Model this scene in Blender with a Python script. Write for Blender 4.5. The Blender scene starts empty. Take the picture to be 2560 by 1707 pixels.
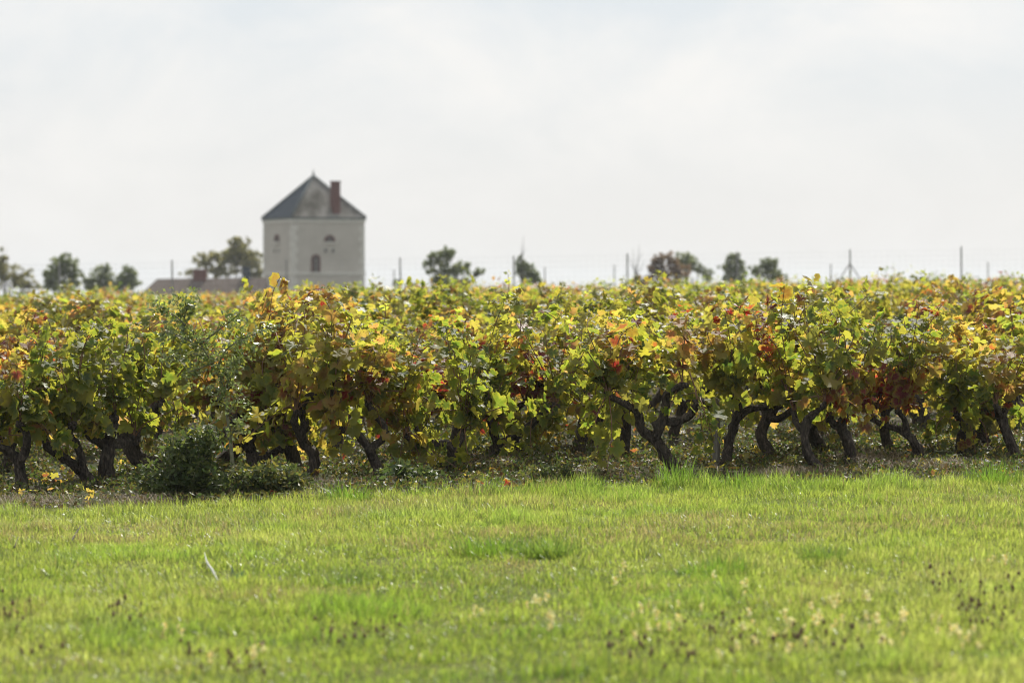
import bpy, math, random
import numpy as np
from mathutils import Vector, Matrix

R = math.radians
random.seed(11)
rng = np.random.default_rng(11)
scn = bpy.context.scene
COL = scn.collection

# ------------------------------------------------------------------ camera
FPX = 6400.0                      # focal length in photograph pixels (2560 wide, 90 mm on 36 mm)
CAM_H = 1.5
PITCH = math.atan(163.5 / FPX)
cam_d = bpy.data.cameras.new('camera')
cam = bpy.data.objects.new('camera', cam_d)
COL.objects.link(cam)
cam.location = (0, 0, CAM_H)
cam.rotation_euler = (R(90) - PITCH, 0, 0)
cam_d.lens = 90
cam_d.sensor_width = 36
cam_d.clip_start = 0.1
cam_d.clip_end = 8000
cam_d.dof.use_dof = True
cam_d.dof.focus_distance = 19.2
cam_d.dof.aperture_fstop = 2.35
scn.camera = cam

# ------------------------------------------------------------------ sky and sun
SUN_EL, SUN_AZ = R(47), R(16)
world = bpy.data.worlds.new('World')
scn.world = world
world.use_nodes = True
nt = world.node_tree
nt.nodes.clear()
w_out = nt.nodes.new('ShaderNodeOutputWorld')
w_bg = nt.nodes.new('ShaderNodeBackground')
sky = nt.nodes.new('ShaderNodeTexSky')
sky.sky_type = 'NISHITA'
sky.sun_disc = False
sky.sun_elevation = SUN_EL
sky.sun_rotation = SUN_AZ
sky.air_density = 1.0
sky.dust_density = 3.0
sc_ = nt.nodes.new('ShaderNodeVectorMath'); sc_.operation = 'SCALE'
sc_.inputs['Scale'].default_value = 0.085
nt.links.new(sky.outputs[0], sc_.inputs[0])
tc = nt.nodes.new('ShaderNodeTexCoord')
mp = nt.nodes.new('ShaderNodeMapping'); mp.inputs['Scale'].default_value = (1, 1, 1.7)
mp.inputs['Location'].default_value = (0.37, 0.2, 0.12)
nt.links.new(tc.outputs['Generated'], mp.inputs[0])
nz = nt.nodes.new('ShaderNodeTexNoise')
nz.inputs['Scale'].default_value = 9.0
nz.inputs['Detail'].default_value = 7.0
nz.inputs['Roughness'].default_value = 0.58
nz.inputs['Distortion'].default_value = 0.35
nt.links.new(mp.outputs[0], nz.inputs['Vector'])
rp = nt.nodes.new('ShaderNodeValToRGB')
rp.color_ramp.elements[0].position = 0.43
rp.color_ramp.elements[1].position = 0.66
rp.color_ramp.elements[0].color = (0, 0, 0, 1)
rp.color_ramp.elements[1].color = (1, 1, 1, 1)
nt.links.new(nz.outputs[0], rp.inputs[0])
sx = nt.nodes.new('ShaderNodeSeparateXYZ'); nt.links.new(tc.outputs['Generated'], sx.inputs[0])
el = nt.nodes.new('ShaderNodeMapRange'); el.interpolation_type = 'SMOOTHSTEP'
el.inputs['From Min'].default_value = 0.0; el.inputs['From Max'].default_value = 0.14      # the veil thins a little above the horizon, then stays even
nt.links.new(sx.outputs[2], el.inputs[0])
veil = nt.nodes.new('ShaderNodeMix'); veil.data_type = 'RGBA'
veil.inputs[6].default_value = (.885, .878, .86, 1); veil.inputs[7].default_value = (.755, .815, .862, 1)
nt.links.new(el.outputs[0], veil.inputs[0])
cld = nt.nodes.new('ShaderNodeMix'); cld.data_type = 'RGBA'
cld.inputs[7].default_value = (.932, .928, .915, 1)
nt.links.new(rp.outputs[0], cld.inputs[0]); nt.links.new(veil.outputs[2], cld.inputs[6])
mx = nt.nodes.new('ShaderNodeMix'); mx.data_type = 'RGBA'
mx.inputs[0].default_value = 0.92
nt.links.new(sc_.outputs[0], mx.inputs[6])
nt.links.new(cld.outputs[2], mx.inputs[7])
nt.links.new(mx.outputs[2], w_bg.inputs['Color'])
w_bg.inputs['Strength'].default_value = 0.72
nt.links.new(w_bg.outputs[0], w_out.inputs[0])

sun_d = bpy.data.lights.new('sun', 'SUN')
sun_d.energy = 4.6
sun_d.angle = R(0.6)
sun_d.color = (1.0, 0.955, 0.88)
sun = bpy.data.objects.new('sun', sun_d)
COL.objects.link(sun)
sun_dir = Vector((math.sin(SUN_AZ) * math.cos(SUN_EL), math.cos(SUN_AZ) * math.cos(SUN_EL), math.sin(SUN_EL)))
sun.rotation_euler = sun_dir.to_track_quat('Z', 'Y').to_euler()

scn.view_settings.view_transform = 'Standard'
scn.view_settings.look = 'None'
scn.view_settings.exposure = 0.5
scn.view_settings.gamma = 1.0
scn.view_settings.use_curve_mapping = False
scn.render.engine = 'CYCLES'
scn.cycles.max_bounces = 8
scn.cycles.diffuse_bounces = 4
scn.cycles.glossy_bounces = 2
scn.cycles.transmission_bounces = 6
scn.cycles.use_denoising = True
scn.cycles.filter_width = 1.0
scn.cycles.sample_clamp_indirect = 6.0

# ------------------------------------------------------------------ geometry of the place
TILT = 0.0165
def sstep(a, b, v):
    t = np.clip((v - a) / (b - a), 0, 1)
    return t * t * (3 - 2 * t)
def ground(x, y):
    x = np.asarray(x, float); y = np.asarray(y, float)
    return TILT * 45 * np.tanh(x / 45) - 3.0 * sstep(96, 185, y) - 45.0 * sstep(230, 3200, y)
def ray(px, py):
    u, v = (px - 1280) / FPX, (853.5 - py) / FPX
    cp, sp = math.cos(PITCH), math.sin(PITCH)
    return np.array([u, cp + v * sp, -sp + v * cp])
def at(px, py, D):
    d = ray(px, py)
    return np.array([0, 0, CAM_H]) + d * (D / d[1])
def gpix(px, py):
    d = ray(px, py)
    lo, hi = 2.0, 400.0
    for _ in range(50):
        m = 0.5 * (lo + hi)
        p = at(px, py, m)
        if p[2] > ground(p[0], p[1]): lo = m
        else: hi = m
    p = at(px, py, lo)
    p[2] = ground(p[0], p[1])
    return p
def project(p):
    cp, sp = math.cos(PITCH), math.sin(PITCH)
    dx, dy, dz = p[..., 0], p[..., 1], p[..., 2] - CAM_H
    f = dy * cp - dz * sp
    u = dy * sp + dz * cp
    return 1280 + FPX * dx / f, 853.5 - FPX * u / f
def vnoise(x, y, seed=0):
    xi, yi = np.floor(x).astype(int), np.floor(y).astype(int)
    fx, fy = x - xi, y - yi
    fx, fy = fx * fx * (3 - 2 * fx), fy * fy * (3 - 2 * fy)
    def h(a, b):
        s = np.sin(a * 127.1 + b * 311.7 + seed * 74.7) * 43758.5453
        return s - np.floor(s)
    return (h(xi, yi) * (1 - fx) + h(xi + 1, yi) * fx) * (1 - fy) + (h(xi, yi + 1) * (1 - fx) + h(xi + 1, yi + 1) * fx) * fy

# ------------------------------------------------------------------ mesh helpers
def tri_mesh(name, V, T, tint=None, rim=None, vein=None, smooth=True):
    V = np.ascontiguousarray(V, np.float32); T = np.ascontiguousarray(T, np.int32)
    me = bpy.data.meshes.new(name)
    me.vertices.add(len(V)); me.vertices.foreach_set('co', V.ravel())
    me.loops.add(T.size); me.loops.foreach_set('vertex_index', T.ravel())
    me.polygons.add(len(T)); me.polygons.foreach_set('loop_start', np.arange(0, T.size, 3, dtype=np.int32))
    if smooth: me.polygons.foreach_set('use_smooth', np.ones(len(T), bool))
    me.update(calc_edges=True)
    if tint is not None:
        c = np.ones((len(V), 4), np.float32); c[:, :3] = tint
        me.attributes.new('tint', 'FLOAT_COLOR', 'POINT').data.foreach_set('color', c.ravel())
    if rim is not None:
        me.attributes.new('rim', 'FLOAT', 'POINT').data.foreach_set('value', np.ascontiguousarray(rim, np.float32))
    if vein is not None:
        me.attributes.new('vein', 'FLOAT', 'POINT').data.foreach_set('value', np.ascontiguousarray(vein, np.float32))
    return me
def join(parts):
    Vs, Ts, n = [], [], 0
    for V, T in parts:
        Vs.append(V); Ts.append(np.asarray(T) + n); n += len(V)
    return np.vstack(Vs), np.vstack(Ts)
def link(name, me, mat=None, parent=None, loc=None):
    o = bpy.data.objects.new(name, me)
    COL.objects.link(o)
    if mat is not None and me is not None and not me.materials: me.materials.append(mat)
    if parent is not None: o.parent = parent
    if loc is not None: o.location = [float(c) for c in loc]
    return o
def tag(o, label=None, cat=None, group=None, kind=None):
    if label: o['label'] = label
    if cat: o['category'] = cat
    if group: o['group'] = group
    if kind: o['kind'] = kind
    return o
def thing(name, loc, label, cat, group=None):
    return tag(link(name, None, loc=loc), label, cat, group)
def poly(name, verts, faces, smooth=False):
    me = bpy.data.meshes.new(name); me.from_pydata([tuple(map(float, v)) for v in verts], [], faces); me.update()
    return me
def box(x0, x1, y0, y1, z0, z1):
    v = [(x, y, z) for z in (z0, z1) for y in (y0, y1) for x in (x0, x1)]
    return v, [(0, 2, 3, 1), (4, 5, 7, 6), (0, 1, 5, 4), (2, 6, 7, 3), (0, 4, 6, 2), (1, 3, 7, 5)]
def crom(P, n):
    P = np.asarray(P, float)
    Q = np.vstack([2 * P[0] - P[1], P, 2 * P[-1] - P[-2]])
    out = []
    t = np.linspace(0, 1, n, endpoint=False)[:, None]
    for i in range(1, len(Q) - 2):
        a, b, c, d = Q[i - 1], Q[i], Q[i + 1], Q[i + 2]
        out.append(0.5 * (2 * b + (c - a) * t + (2 * a - 5 * b + 4 * c - d) * t ** 2 + (3 * b - a - 3 * c + d) * t ** 3))
    out.append(P[-1][None])
    return np.vstack(out)
def tube(P, rad, sides=6, n=4, gnarl=0.0, seed=0, smooth_path=True):
    """tapered tube; gnarl adds twisted ridges and knots"""
    P = np.asarray(P, float)
    rad = np.asarray(rad, float)
    if smooth_path and len(P) > 1:
        k = np.arange(len(P)); S = crom(P, n)
        rr = np.interp(np.linspace(0, len(P) - 1, len(S)), k, rad)
    else:
        S, rr = P, rad
    m = len(S)
    tan = np.gradient(S, axis=0)
    tan /= np.linalg.norm(tan, axis=1)[:, None] + 1e-9
    ref = np.array([0.31, 0.9, 0.1])
    u = np.cross(tan[0], ref); u /= np.linalg.norm(u)
    ang = np.linspace(0, 2 * math.pi, sides, endpoint=False)
    rg = np.random.default_rng(seed + 5)
    V = np.zeros((m, sides, 3))
    s = np.concatenate([[0], np.cumsum(np.linalg.norm(np.diff(S, axis=0), axis=1))])
    knots = [(rg.uniform(0, s[-1]), rg.uniform(0, 6.28), rg.uniform(.25, .7)) for _ in range(int(gnarl * 26 * max(s[-1], .25)))]
    for i in range(m):
        u = u - tan[i] * np.dot(u, tan[i]); u /= np.linalg.norm(u) + 1e-9
        w = np.cross(tan[i], u)
        r = np.full(sides, rr[i])
        if gnarl:
            tw = s[i] * 9
            r = r * (1 + gnarl * (0.45 * np.sin(3 * ang + tw) + 0.35 * np.sin(5 * ang - tw * .7 + seed) + 0.5 * (vnoise(ang * 1.6 + seed, np.full(sides, s[i] * 26), seed) - .5) * 2 + (.30 * np.sin(8 * ang + tw * 1.1 + 5 * vnoise(ang * 0 + seed, np.full(sides, s[i] * 14), seed + 3)) if sides > 15 else 0)))
            for ks, ka, kh in knots:
                da = np.angle(np.exp(1j * (ang - ka)))
                r = r + rr[i] * kh * np.exp(-((s[i] - ks) / (.7 * rr[i] + .006)) ** 2 - (da / .7) ** 2)
        V[i] = S[i] + np.outer(np.cos(ang) * r, u) + np.outer(np.sin(ang) * r, w)
    V = V.reshape(-1, 3)
    a = np.arange(m - 1)[:, None] * sides + np.arange(sides)[None]
    b = np.arange(m - 1)[:, None] * sides + (np.arange(sides)[None] + 1) % sides
    T = np.concatenate([np.stack([a, b, b + sides], -1).reshape(-1, 3), np.stack([a, b + sides, a + sides], -1).reshape(-1, 3)])
    n0 = len(V)
    V = np.vstack([V, S[0] - tan[0] * rr[0] * .3, S[-1] + tan[-1] * rr[-1] * .6])
    j = np.arange(sides); jn = (j + 1) % sides
    e = (m - 1) * sides
    T = np.vstack([T, np.stack([np.full(sides, n0), jn, j], -1), np.stack([np.full(sides, n0 + 1), e + j, e + jn], -1)])
    return V, T
def blob(c, r, seed=0, rings=5, sides=8, amp=.25):
    """lumpy closed ball"""
    rg = np.random.default_rng(seed)
    V = [np.array([0, 0, 1.])]
    for i in range(1, rings):
        ph = math.pi * i / rings
        for j in range(sides):
            th = 2 * math.pi * (j + .5 * (i % 2)) / sides
            V.append(np.array([math.sin(ph) * math.cos(th), math.sin(ph) * math.sin(th), math.cos(ph)]))
    V.append(np.array([0, 0, -1.]))
    V = np.array(V)
    V *= (1 + amp * (rg.random((len(V), 1)) - .5) * 2)
    T = []
    for j in range(sides):
        T.append((0, 1 + j, 1 + (j + 1) % sides))
    for i in range(rings - 2):
        for j in range(sides):
            a, b = 1 + i * sides + j, 1 + i * sides + (j + 1) % sides
            T += [(a, a + sides, b + sides), (a, b + sides, b)]
    l = len(V) - 1; e = 1 + (rings - 2) * sides
    for j in range(sides):
        T.append((l, e + (j + 1) % sides, e + j))
    return np.asarray(c) + V * np.asarray(r), np.array(T)

# ------------------------------------------------------------------ materials
def new_mat(name):
    m = bpy.data.materials.new(name); m.use_nodes = True
    n = m.node_tree.nodes; n.clear()
    return m, n, m.node_tree.links
def N(n, t, **kw):
    x = n.new('ShaderNode' + t)
    for k, v in kw.items(): setattr(x, k, v)
    return x
def mixc(n, l, fac, a, b, blend='MIX'):
    x = N(n, 'Mix', data_type='RGBA', blend_type=blend)
    for s, v in ((0, fac), (6, a), (7, b)):
        if hasattr(v, 'is_output'): l.new(v, x.inputs[s])
        elif s == 0: x.inputs[0].default_value = v
        else: x.inputs[s].default_value = (*v, 1)
    return x.outputs[2]
def mathn(n, l, op, a, b=None, clamp=False):
    x = N(n, 'Math', operation=op, use_clamp=clamp)
    for s, v in ((0, a), (1, b)):
        if v is None: continue
        if hasattr(v, 'is_output'): l.new(v, x.inputs[s])
        else: x.inputs[s].default_value = v
    return x.outputs[0]
def noise(n, l, scale, detail=3, rough=.55, coord='Object', sc=None):
    t = N(n, 'TexCoord'); src = t.outputs[coord]
    if sc:
        mpn = N(n, 'Mapping'); mpn.inputs['Scale'].default_value = sc
        l.new(src, mpn.inputs[0]); src = mpn.outputs[0]
    x = N(n, 'TexNoise'); x.inputs['Scale'].default_value = scale; x.inputs['Detail'].default_value = detail; x.inputs['Roughness'].default_value = rough
    l.new(src, x.inputs['Vector'])
    return x.outputs[0]
def ramp(n, l, fac, stops):
    x = N(n, 'ValToRGB'); cr = x.color_ramp
    while len(cr.elements) < len(stops): cr.elements.new(0.5)
    for e, (p, c) in zip(cr.elements, stops): e.position = p; e.color = (*c, 1)
    l.new(fac, x.inputs[0])
    return x.outputs[0]
def bump(n, l, h, strength=.5, dist=.01):
    b = N(n, 'Bump'); b.inputs['Strength'].default_value = strength; b.inputs['Distance'].default_value = dist
    l.new(h, b.inputs['Height'])
    return b.outputs[0]
def finish(m, n, l, col, rough=.8, spec=.3, normal=None):
    p = N(n, 'BsdfPrincipled'); o = N(n, 'OutputMaterial')
    if hasattr(col, 'is_output'): l.new(col, p.inputs['Base Color'])
    else: p.inputs['Base Color'].default_value = (*col, 1)
    p.inputs['Roughness'].default_value = rough
    p.inputs['Specular IOR Level'].default_value = spec
    if normal is not None: l.new(normal, p.inputs['Normal'])
    l.new(p.outputs[0], o.inputs[0])
    return m
def simple(name, stops, scale, rough=.8, spec=.3, detail=4, bs=.4, bd=.01, sc=None):
    m, n, l = new_mat(name)
    f = noise(n, l, scale, detail, sc=sc)
    return finish(m, n, l, ramp(n, l, f, stops), rough, spec, bump(n, l, f, bs, bd))
def leaf_mat(name, gloss_rough=.46, spec=.5, trans=.60, refl=.55, tgain=1.40, spots=True, warm=(1.06, 1.04, .72)):
    """thin translucent blade: tint attribute x object colour, paler veins, browned rim"""
    m, n, l = new_mat(name)
    a = N(n, 'Attribute', attribute_name='tint')
    oi = N(n, 'ObjectInfo')
    col = mixc(n, l, 1.0, a.outputs['Color'], oi.outputs['Color'], 'MULTIPLY')
    if spots:
        rim = N(n, 'Attribute', attribute_name='rim').outputs['Fac']
        ve = N(n, 'Attribute', attribute_name='vein').outputs['Fac']
        big = noise(n, l, 22, 3)
        e = mathn(n, l, 'MULTIPLY', mathn(n, l, 'SUBTRACT', mathn(n, l, 'MULTIPLY_ADD' if False else 'ADD', rim, big), 1.02), 2.4, True)
        yel = mixc(n, l, .62, col, (.40, .38, .05))
        col = mixc(n, l, e, col, yel)
        vv = mathn(n, l, 'MULTIPLY', mathn(n, l, 'POWER', ve, 9.0), .4, True)
        pale = mixc(n, l, .5, col, (.42, .40, .12))
        col = mixc(n, l, vv, col, pale)
        fine = noise(n, l, 95, 2)
        sp = mathn(n, l, 'MULTIPLY', mathn(n, l, 'SUBTRACT', mathn(n, l, 'ADD', fine, mathn(n, l, 'MULTIPLY', rim, .13)), .70), 9.0, True)
        col = mixc(n, l, sp, col, (.10, .05, .02))
    p = N(n, 'BsdfPrincipled')
    l.new(mixc(n, l, 1.0, col, (refl, refl, refl * .95), 'MULTIPLY'), p.inputs['Base Color'])
    p.inputs['Roughness'].default_value = gloss_rough
    p.inputs['Specular IOR Level'].default_value = spec
    t = N(n, 'BsdfTranslucent')
    l.new(mixc(n, l, 1.0, col, tuple(tgain * w for w in warm), 'MULTIPLY'), t.inputs[0])
    if spots:
        bn = bump(n, l, noise(n, l, 60, 2), .35, .006)
        l.new(bn, p.inputs['Normal'])
    s = N(n, 'MixShader'); s.inputs[0].default_value = trans
    l.new(p.outputs[0], s.inputs[1]); l.new(t.outputs[0], s.inputs[2])
    o = N(n, 'OutputMaterial'); l.new(s.outputs[0], o.inputs[0])
    return m

M_LEAF = leaf_mat('vine_leaf')
M_GRASS = leaf_mat('grass_blade', .36, .5, .5, .6, 1.25, False, (1.03, 1.04, .75))
M_WEED = leaf_mat('weed_leaf', .48, .40, .45, .6, 1.1, False, (1.05, 1.03, .8))
M_SILVER = leaf_mat('sapling_leaf', .30, .9, .45, .8, 1.2, False, (1.0, 1.03, .8))
M_TREE = leaf_mat('tree_leaf', .6, .2, .5, .7, 1.2, False, (1.05, 1.0, .8))
def bark_mat():
    m, n, l = new_mat('vine_bark')
    f = noise(n, l, 55, 5, .65, sc=(1, 1, .35))
    g = noise(n, l, 9, 3)
    c = ramp(n, l, f, [(.32, (.014, .011, .009)), (.52, (.060, .047, .036)), (.76, (.19, .155, .125))])
    c = mixc(n, l, mathn(n, l, 'MULTIPLY', mathn(n, l, 'SUBTRACT', g, .5), 2.2, True), c, (.06, .055, .04))
    return finish(m, n, l, c, .85, .25, bump(n, l, f, 1.0, .025))
M_BARK = bark_mat()
M_CANE = simple('cane_bark', [(.3, (.10, .050, .025)), (.7, (.22, .12, .065))], 30, .6, .35)
M_TWIG = simple('tree_bark', [(.3, (.05, .045, .035)), (.7, (.12, .10, .08))], 6, .9, .2)
M_STEM = simple('weed_stem', [(.3, (.10, .11, .06)), (.7, (.20, .19, .12))], 25, .6, .3)
M_STRAW = leaf_mat('dry_straw', .6, .3, .3, .9, 1.0, False, (1, 1, .9))
M_STAKE = simple('weathered_wood', [(.3, (.13, .12, .10)), (.7, (.27, .25, .21))], 20, .85, .2, 5, .6, .01, (6, 6, .5))
M_FENCE = simple('fence_wood', [(.3, (.22, .215, .20)), (.7, (.34, .33, .31))], 8, .85, .2)
M_WIRE = finish(*new_mat('galvanised_wire'), (.30, .30, .30), .5, .5)

# ------------------------------------------------------------------ ground, lawn
def soil_mat():
    m, n, l = new_mat('soil')
    f = noise(n, l, .9, 6, .6); g = noise(n, l, 26, 5, .7)
    c = ramp(n, l, g, [(.30, (.018, .013, .009)), (.52, (.048, .036, .025)), (.72, (.10, .078, .054))])
    gr = ramp(n, l, g, [(.3, (.025, .040, .012)), (.7, (.075, .09, .03))])
    k = mathn(n, l, 'MULTIPLY', mathn(n, l, 'SUBTRACT', f, .44), 6.0, True)
    return finish(m, n, l, mixc(n, l, k, c, gr), .95, .15, bump(n, l, g, .9, .03))
def lawn_mat():
    m, n, l = new_mat('lawn_thatch')
    f = noise(n, l, 1.3, 5); g = noise(n, l, 60, 4, .7)
    c = mixc(n, l, mathn(n, l, 'MULTIPLY', mathn(n, l, 'SUBTRACT', f, .40), 4.0, True), (.13, .125, .05), (.085, .12, .025))
    c = mixc(n, l, .6, c, ramp(n, l, g, [(.3, (.035, .05, .012)), (.7, (.20, .20, .07))]))
    return finish(m, n, l, c, .95, .1, bump(n, l, g, .8, .02))
def axis(stops):
    out = []
    for a, b, s in stops: out += list(np.arange(a, b, s))
    return np.array(sorted(set(np.round(out, 3))))
xs = axis([(-3000, -300, 300), (-300, -60, 30), (-60, -12, 4), (-12, 12, .5), (12, 60, 4), (60, 300, 30), (300, 3001, 300)])
ys = axis([(-400, -20, 60), (-20, 8, 4), (8, 32, .5), (32, 110, 3), (110, 260, 8), (260, 700, 55), (700, 4500, 400)])
def sheet(name, xs, ys, dz, mat):
    X, Y = np.meshgrid(xs, ys)
    Z = ground(X, Y) + dz(X, Y)
    V = np.stack([X, Y, Z], -1).reshape(-1, 3)
    nx, ny = len(xs), len(ys)
    a = (np.arange(ny - 1)[:, None] * nx + np.arange(nx - 1)[None]).ravel()
    T = np.vstack([np.stack([a, a + 1, a + nx + 1], -1), np.stack([a, a + nx + 1, a + nx], -1)])
    o = link(name, tri_mesh(name, V, T), mat)
    o['kind'] = 'structure'
    return o
near = lambda X, Y: sstep(30, 22, np.abs(Y - 18)) * sstep(14, 9, np.abs(X))
sheet('ground', xs, ys, lambda X, Y: near(X, Y) * (.05 * (vnoise(X * 1.1, Y * 1.1, 3) - .5)) - .03, soil_mat())

EDGE_PX = [(-400, 1300), (0, 1291), (250, 1283), (430, 1276), (620, 1266), (850, 1254), (1100, 1247), (1280, 1240), (1500, 1231), (1700, 1225), (1900, 1223), (2100, 1222), (2300, 1218), (2560, 1214), (2960, 1210)]
EP = np.array([gpix(*p)[:2] for p in EDGE_PX])
def edge_y(x):
    return np.interp(x, EP[:, 0], EP[:, 1]) + .10 * (vnoise(np.asarray(x) * 2.3, np.asarray(x) * 0 + 4.2, 8) - .5) * 2
lx = np.linspace(-14, 14, 113)
rows = np.concatenate([np.linspace(-8, 7.5, 12), np.linspace(8, 15.5, 16)])
V = []
for x in lx:
    e = float(edge_y(x))
    yy = np.concatenate([rows, np.linspace(15.7, e, 8)]) if e > 15.7 else np.concatenate([rows, np.linspace(15.55, max(e, 15.6), 8)])
    z = ground(np.full(len(yy), x), yy) + .012
    z[-1] -= .06
    V.append(np.stack([np.full(len(yy), x), yy, z], -1))
V = np.array(V); nx, ny = V.shape[:2]
a = (np.arange(nx - 1)[:, None] * ny + np.arange(ny - 1)[None]).ravel()
T = np.vstack([np.stack([a, a + ny, a + ny + 1], -1), np.stack([a, a + ny + 1, a + 1], -1)])
tag(link('lawn', tri_mesh('lawn', V.reshape(-1, 3), T), lawn_mat()), kind='structure')

# ------------------------------------------------------------------ the square tower house
D_T = 200.0
def M_wall():
    m, n, l = new_mat('rendered_stone')
    f = noise(n, l, .8, 6, .6); g = noise(n, l, 9, 4, .6)
    c = ramp(n, l, f, [(.3, (.41, .38, .335)), (.7, (.52, .485, .43))])
    c = mixc(n, l, .25, c, ramp(n, l, g, [(.3, (.33, .30, .26)), (.7, (.50, .47, .41))]))
    return finish(m, n, l, c, .9, .2, bump(n, l, g, .4, .03))
M_WALL = M_wall()
M_QUOIN = simple('pale_limestone', [(.3, (.52, .50, .45)), (.7, (.62, .60, .54))], 3, .85, .2)
M_SLATE = simple('slate', [(.3, (.028, .038, .050)), (.7, (.052, .064, .080))], 3, .95, .03, sc=(1, 1, 5))
def M_lichen():
    m, n, l = new_mat('lichened_slate')
    f = noise(n, l, .75, 5, .6, sc=(1, 1, .6)); g = noise(n, l, 7, 4)
    c = ramp(n, l, f, [(.38, (.075, .068, .052)), (.50, (.14, .13, .11)), (.62, (.25, .235, .215))])
    c = mixc(n, l, .2, c, ramp(n, l, g, [(.3, (.06, .06, .06)), (.7, (.26, .25, .23))]))
    return finish(m, n, l, c, .95, .03, bump(n, l, g, .3, .03))
M_LICH = M_lichen()
def brick_mat():
    m, n, l = new_mat('red_brick')
    t = N(n, 'TexCoord'); b = N(n, 'TexBrick')
    b.inputs['Scale'].default_value = 4.0
    b.inputs['Color1'].default_value = (.145, .055, .045, 1); b.inputs['Color2'].default_value = (.10, .04, .036, 1)
    b.inputs['Mortar'].default_value = (.16, .11, .09, 1); b.inputs['Mortar Size'].default_value = .012
    mpn = N(n, 'Mapping'); mpn.inputs['Rotation'].default_value = (R(90), 0, 0)
    l.new(t.outputs['Object'], mpn.inputs[0]); l.new(mpn.outputs[0], b.inputs['Vector'])
    return finish(m, n, l, b.outputs[0], .9, .2)
M_BRICK = brick_mat()
M_PANE = finish(*new_mat('dark_window'), (.045, .035, .035), .3, .5)
M_ZINC = simple('zinc', [(.3, (.09, .10, .10)), (.7, (.15, .165, .16))], 4, .9, .05)

sc_t = D_T / FPX
cT = at(784, 690, D_T); gz = -3.0 + float(TILT * 45 * math.tanh(cT[0] / 45))
SIDE = 192 * sc_t                         # one side of the square plan
ROTT = math.atan2(87, 171)
eave = at(784, 550, D_T)[2] - gz
apex = at(784, 441, D_T)[2] - gz
tower = thing('tower_house', (cT[0], D_T, gz), 'square pale stone tower house with pointed slate roof and brick chimney', 'house')
tower.rotation_euler = (0, 0, ROTT)
h = SIDE / 2
# local frame: -y face is the wider face toward the camera's right, -x face the narrow left one
def part(name, vf, mat, parent, label=None):
    o = link(name, poly(name, *vf), mat, parent)
    if label: o['label'] = label
    return o
wall = part('wall', box(-h, h, -h, h, 0, eave), M_WALL, tower)
for i in range(20):                        # quoins on the three corners in view
    z0 = .3 + i * (eave - .75) / 20
    z1 = z0 + (eave - .75) / 20 - .03
    for cx, cy in ((-h, -h), (h, -h), (-h, h)):
        la, lb = (.46, .28) if i % 2 else (.28, .46)
        xa, xb = (cx - .03, cx + la) if cx < 0 else (cx - la, cx + .03)
        ya, yb = (cy - .03, cy + lb) if cy < 0 else (cy - lb, cy + .03)
        part('quoin_stone', box(xa, xb, ya, yb, z0, z1), M_QUOIN, wall)
part('cornice', box(-h - .07, h + .07, -h - .07, h + .07, eave - .26, eave), M_QUOIN, tower)
part('gutter', box(-h - .13, h + .13, -h - .13, h + .13, eave, eave + .13), M_ZINC, tower)
zb = at(820, 684, D_T)[2] - gz
part('string_course', box(-h - .07, h + .07, -h - .07, h + .07, zb - .11, zb + .11), M_QUOIN, tower)
part('plinth', box(-h - .05, h + .05, -h - .05, h + .05, 0, .8), M_QUOIN, tower)
roof = link('roof', None, parent=tower)
hr = h + .10; zr = eave + .13
cs = [(-hr, -hr, zr), (hr, -hr, zr), (hr, hr, zr), (-hr, hr, zr)]
ap = (0, 0, apex)
for i, mt in ((0, M_LICH), (1, M_LICH), (2, M_SLATE), (3, M_SLATE)):
    p0, p1 = cs[i], cs[(i + 1) % 4]
    # each slope is a thin slab with slate courses stepped up it
    vs, fs = [], []
    K = 26
    for k in range(K):
        t0, t1 = k / K, (k + 1) / K
        q = lambda p, t, d: (p[0] + (ap[0] - p[0]) * t, p[1] + (ap[1] - p[1]) * t, p[2] + (ap[2] - p[2]) * t + d)
        b0 = len(vs)
        vs += [q(p0, t0, .035), q(p1, t0, .035), q(p1, t1, .004), q(p0, t1, .004), q(p0, t0, -.03), q(p1, t0, -.03)]
        fs += [(b0, b0 + 1, b0 + 2, b0 + 3), (b0 + 4, b0 + 5, b0 + 1, b0)]
    part('roof_slope', (vs, fs), mt, roof, 'lichen-stained pale slate slope' if mt is M_LICH else 'clean blue grey slate slope')
for p in cs:
    link('ridge_cap', tri_mesh('ridge_cap', *tube([np.array(p) + (0, 0, .05), np.array(ap) + (0, 0, .05)], [.09, .09], 6, smooth_path=False)), M_ZINC, roof)
fin = [(0, 0, apex), (0, 0, apex + .25), (0, 0, apex + .55)]
V, T = join([tube(fin, [.08, .05, .02], 8), blob((0, 0, apex + .22), (.09, .09, .09), 1, amp=.02)])
link('finial', tri_mesh('finial', V, T), M_ZINC, roof)
def face_pt(face, px, py):
    """pixel -> (s, z) on the right (-y) or left (-x) wall, s along the wall from the near corner"""
    if face == 'R': s = (px - 742) / 171 * SIDE
    else: s = (742 - px) / 87 * SIDE
    return s, at(px, py, D_T)[2] - gz
def place(face, s, z, d):
    return (-h + s, -h - d, z) if face == 'R' else (-h - d, -h + s, z)
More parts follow.
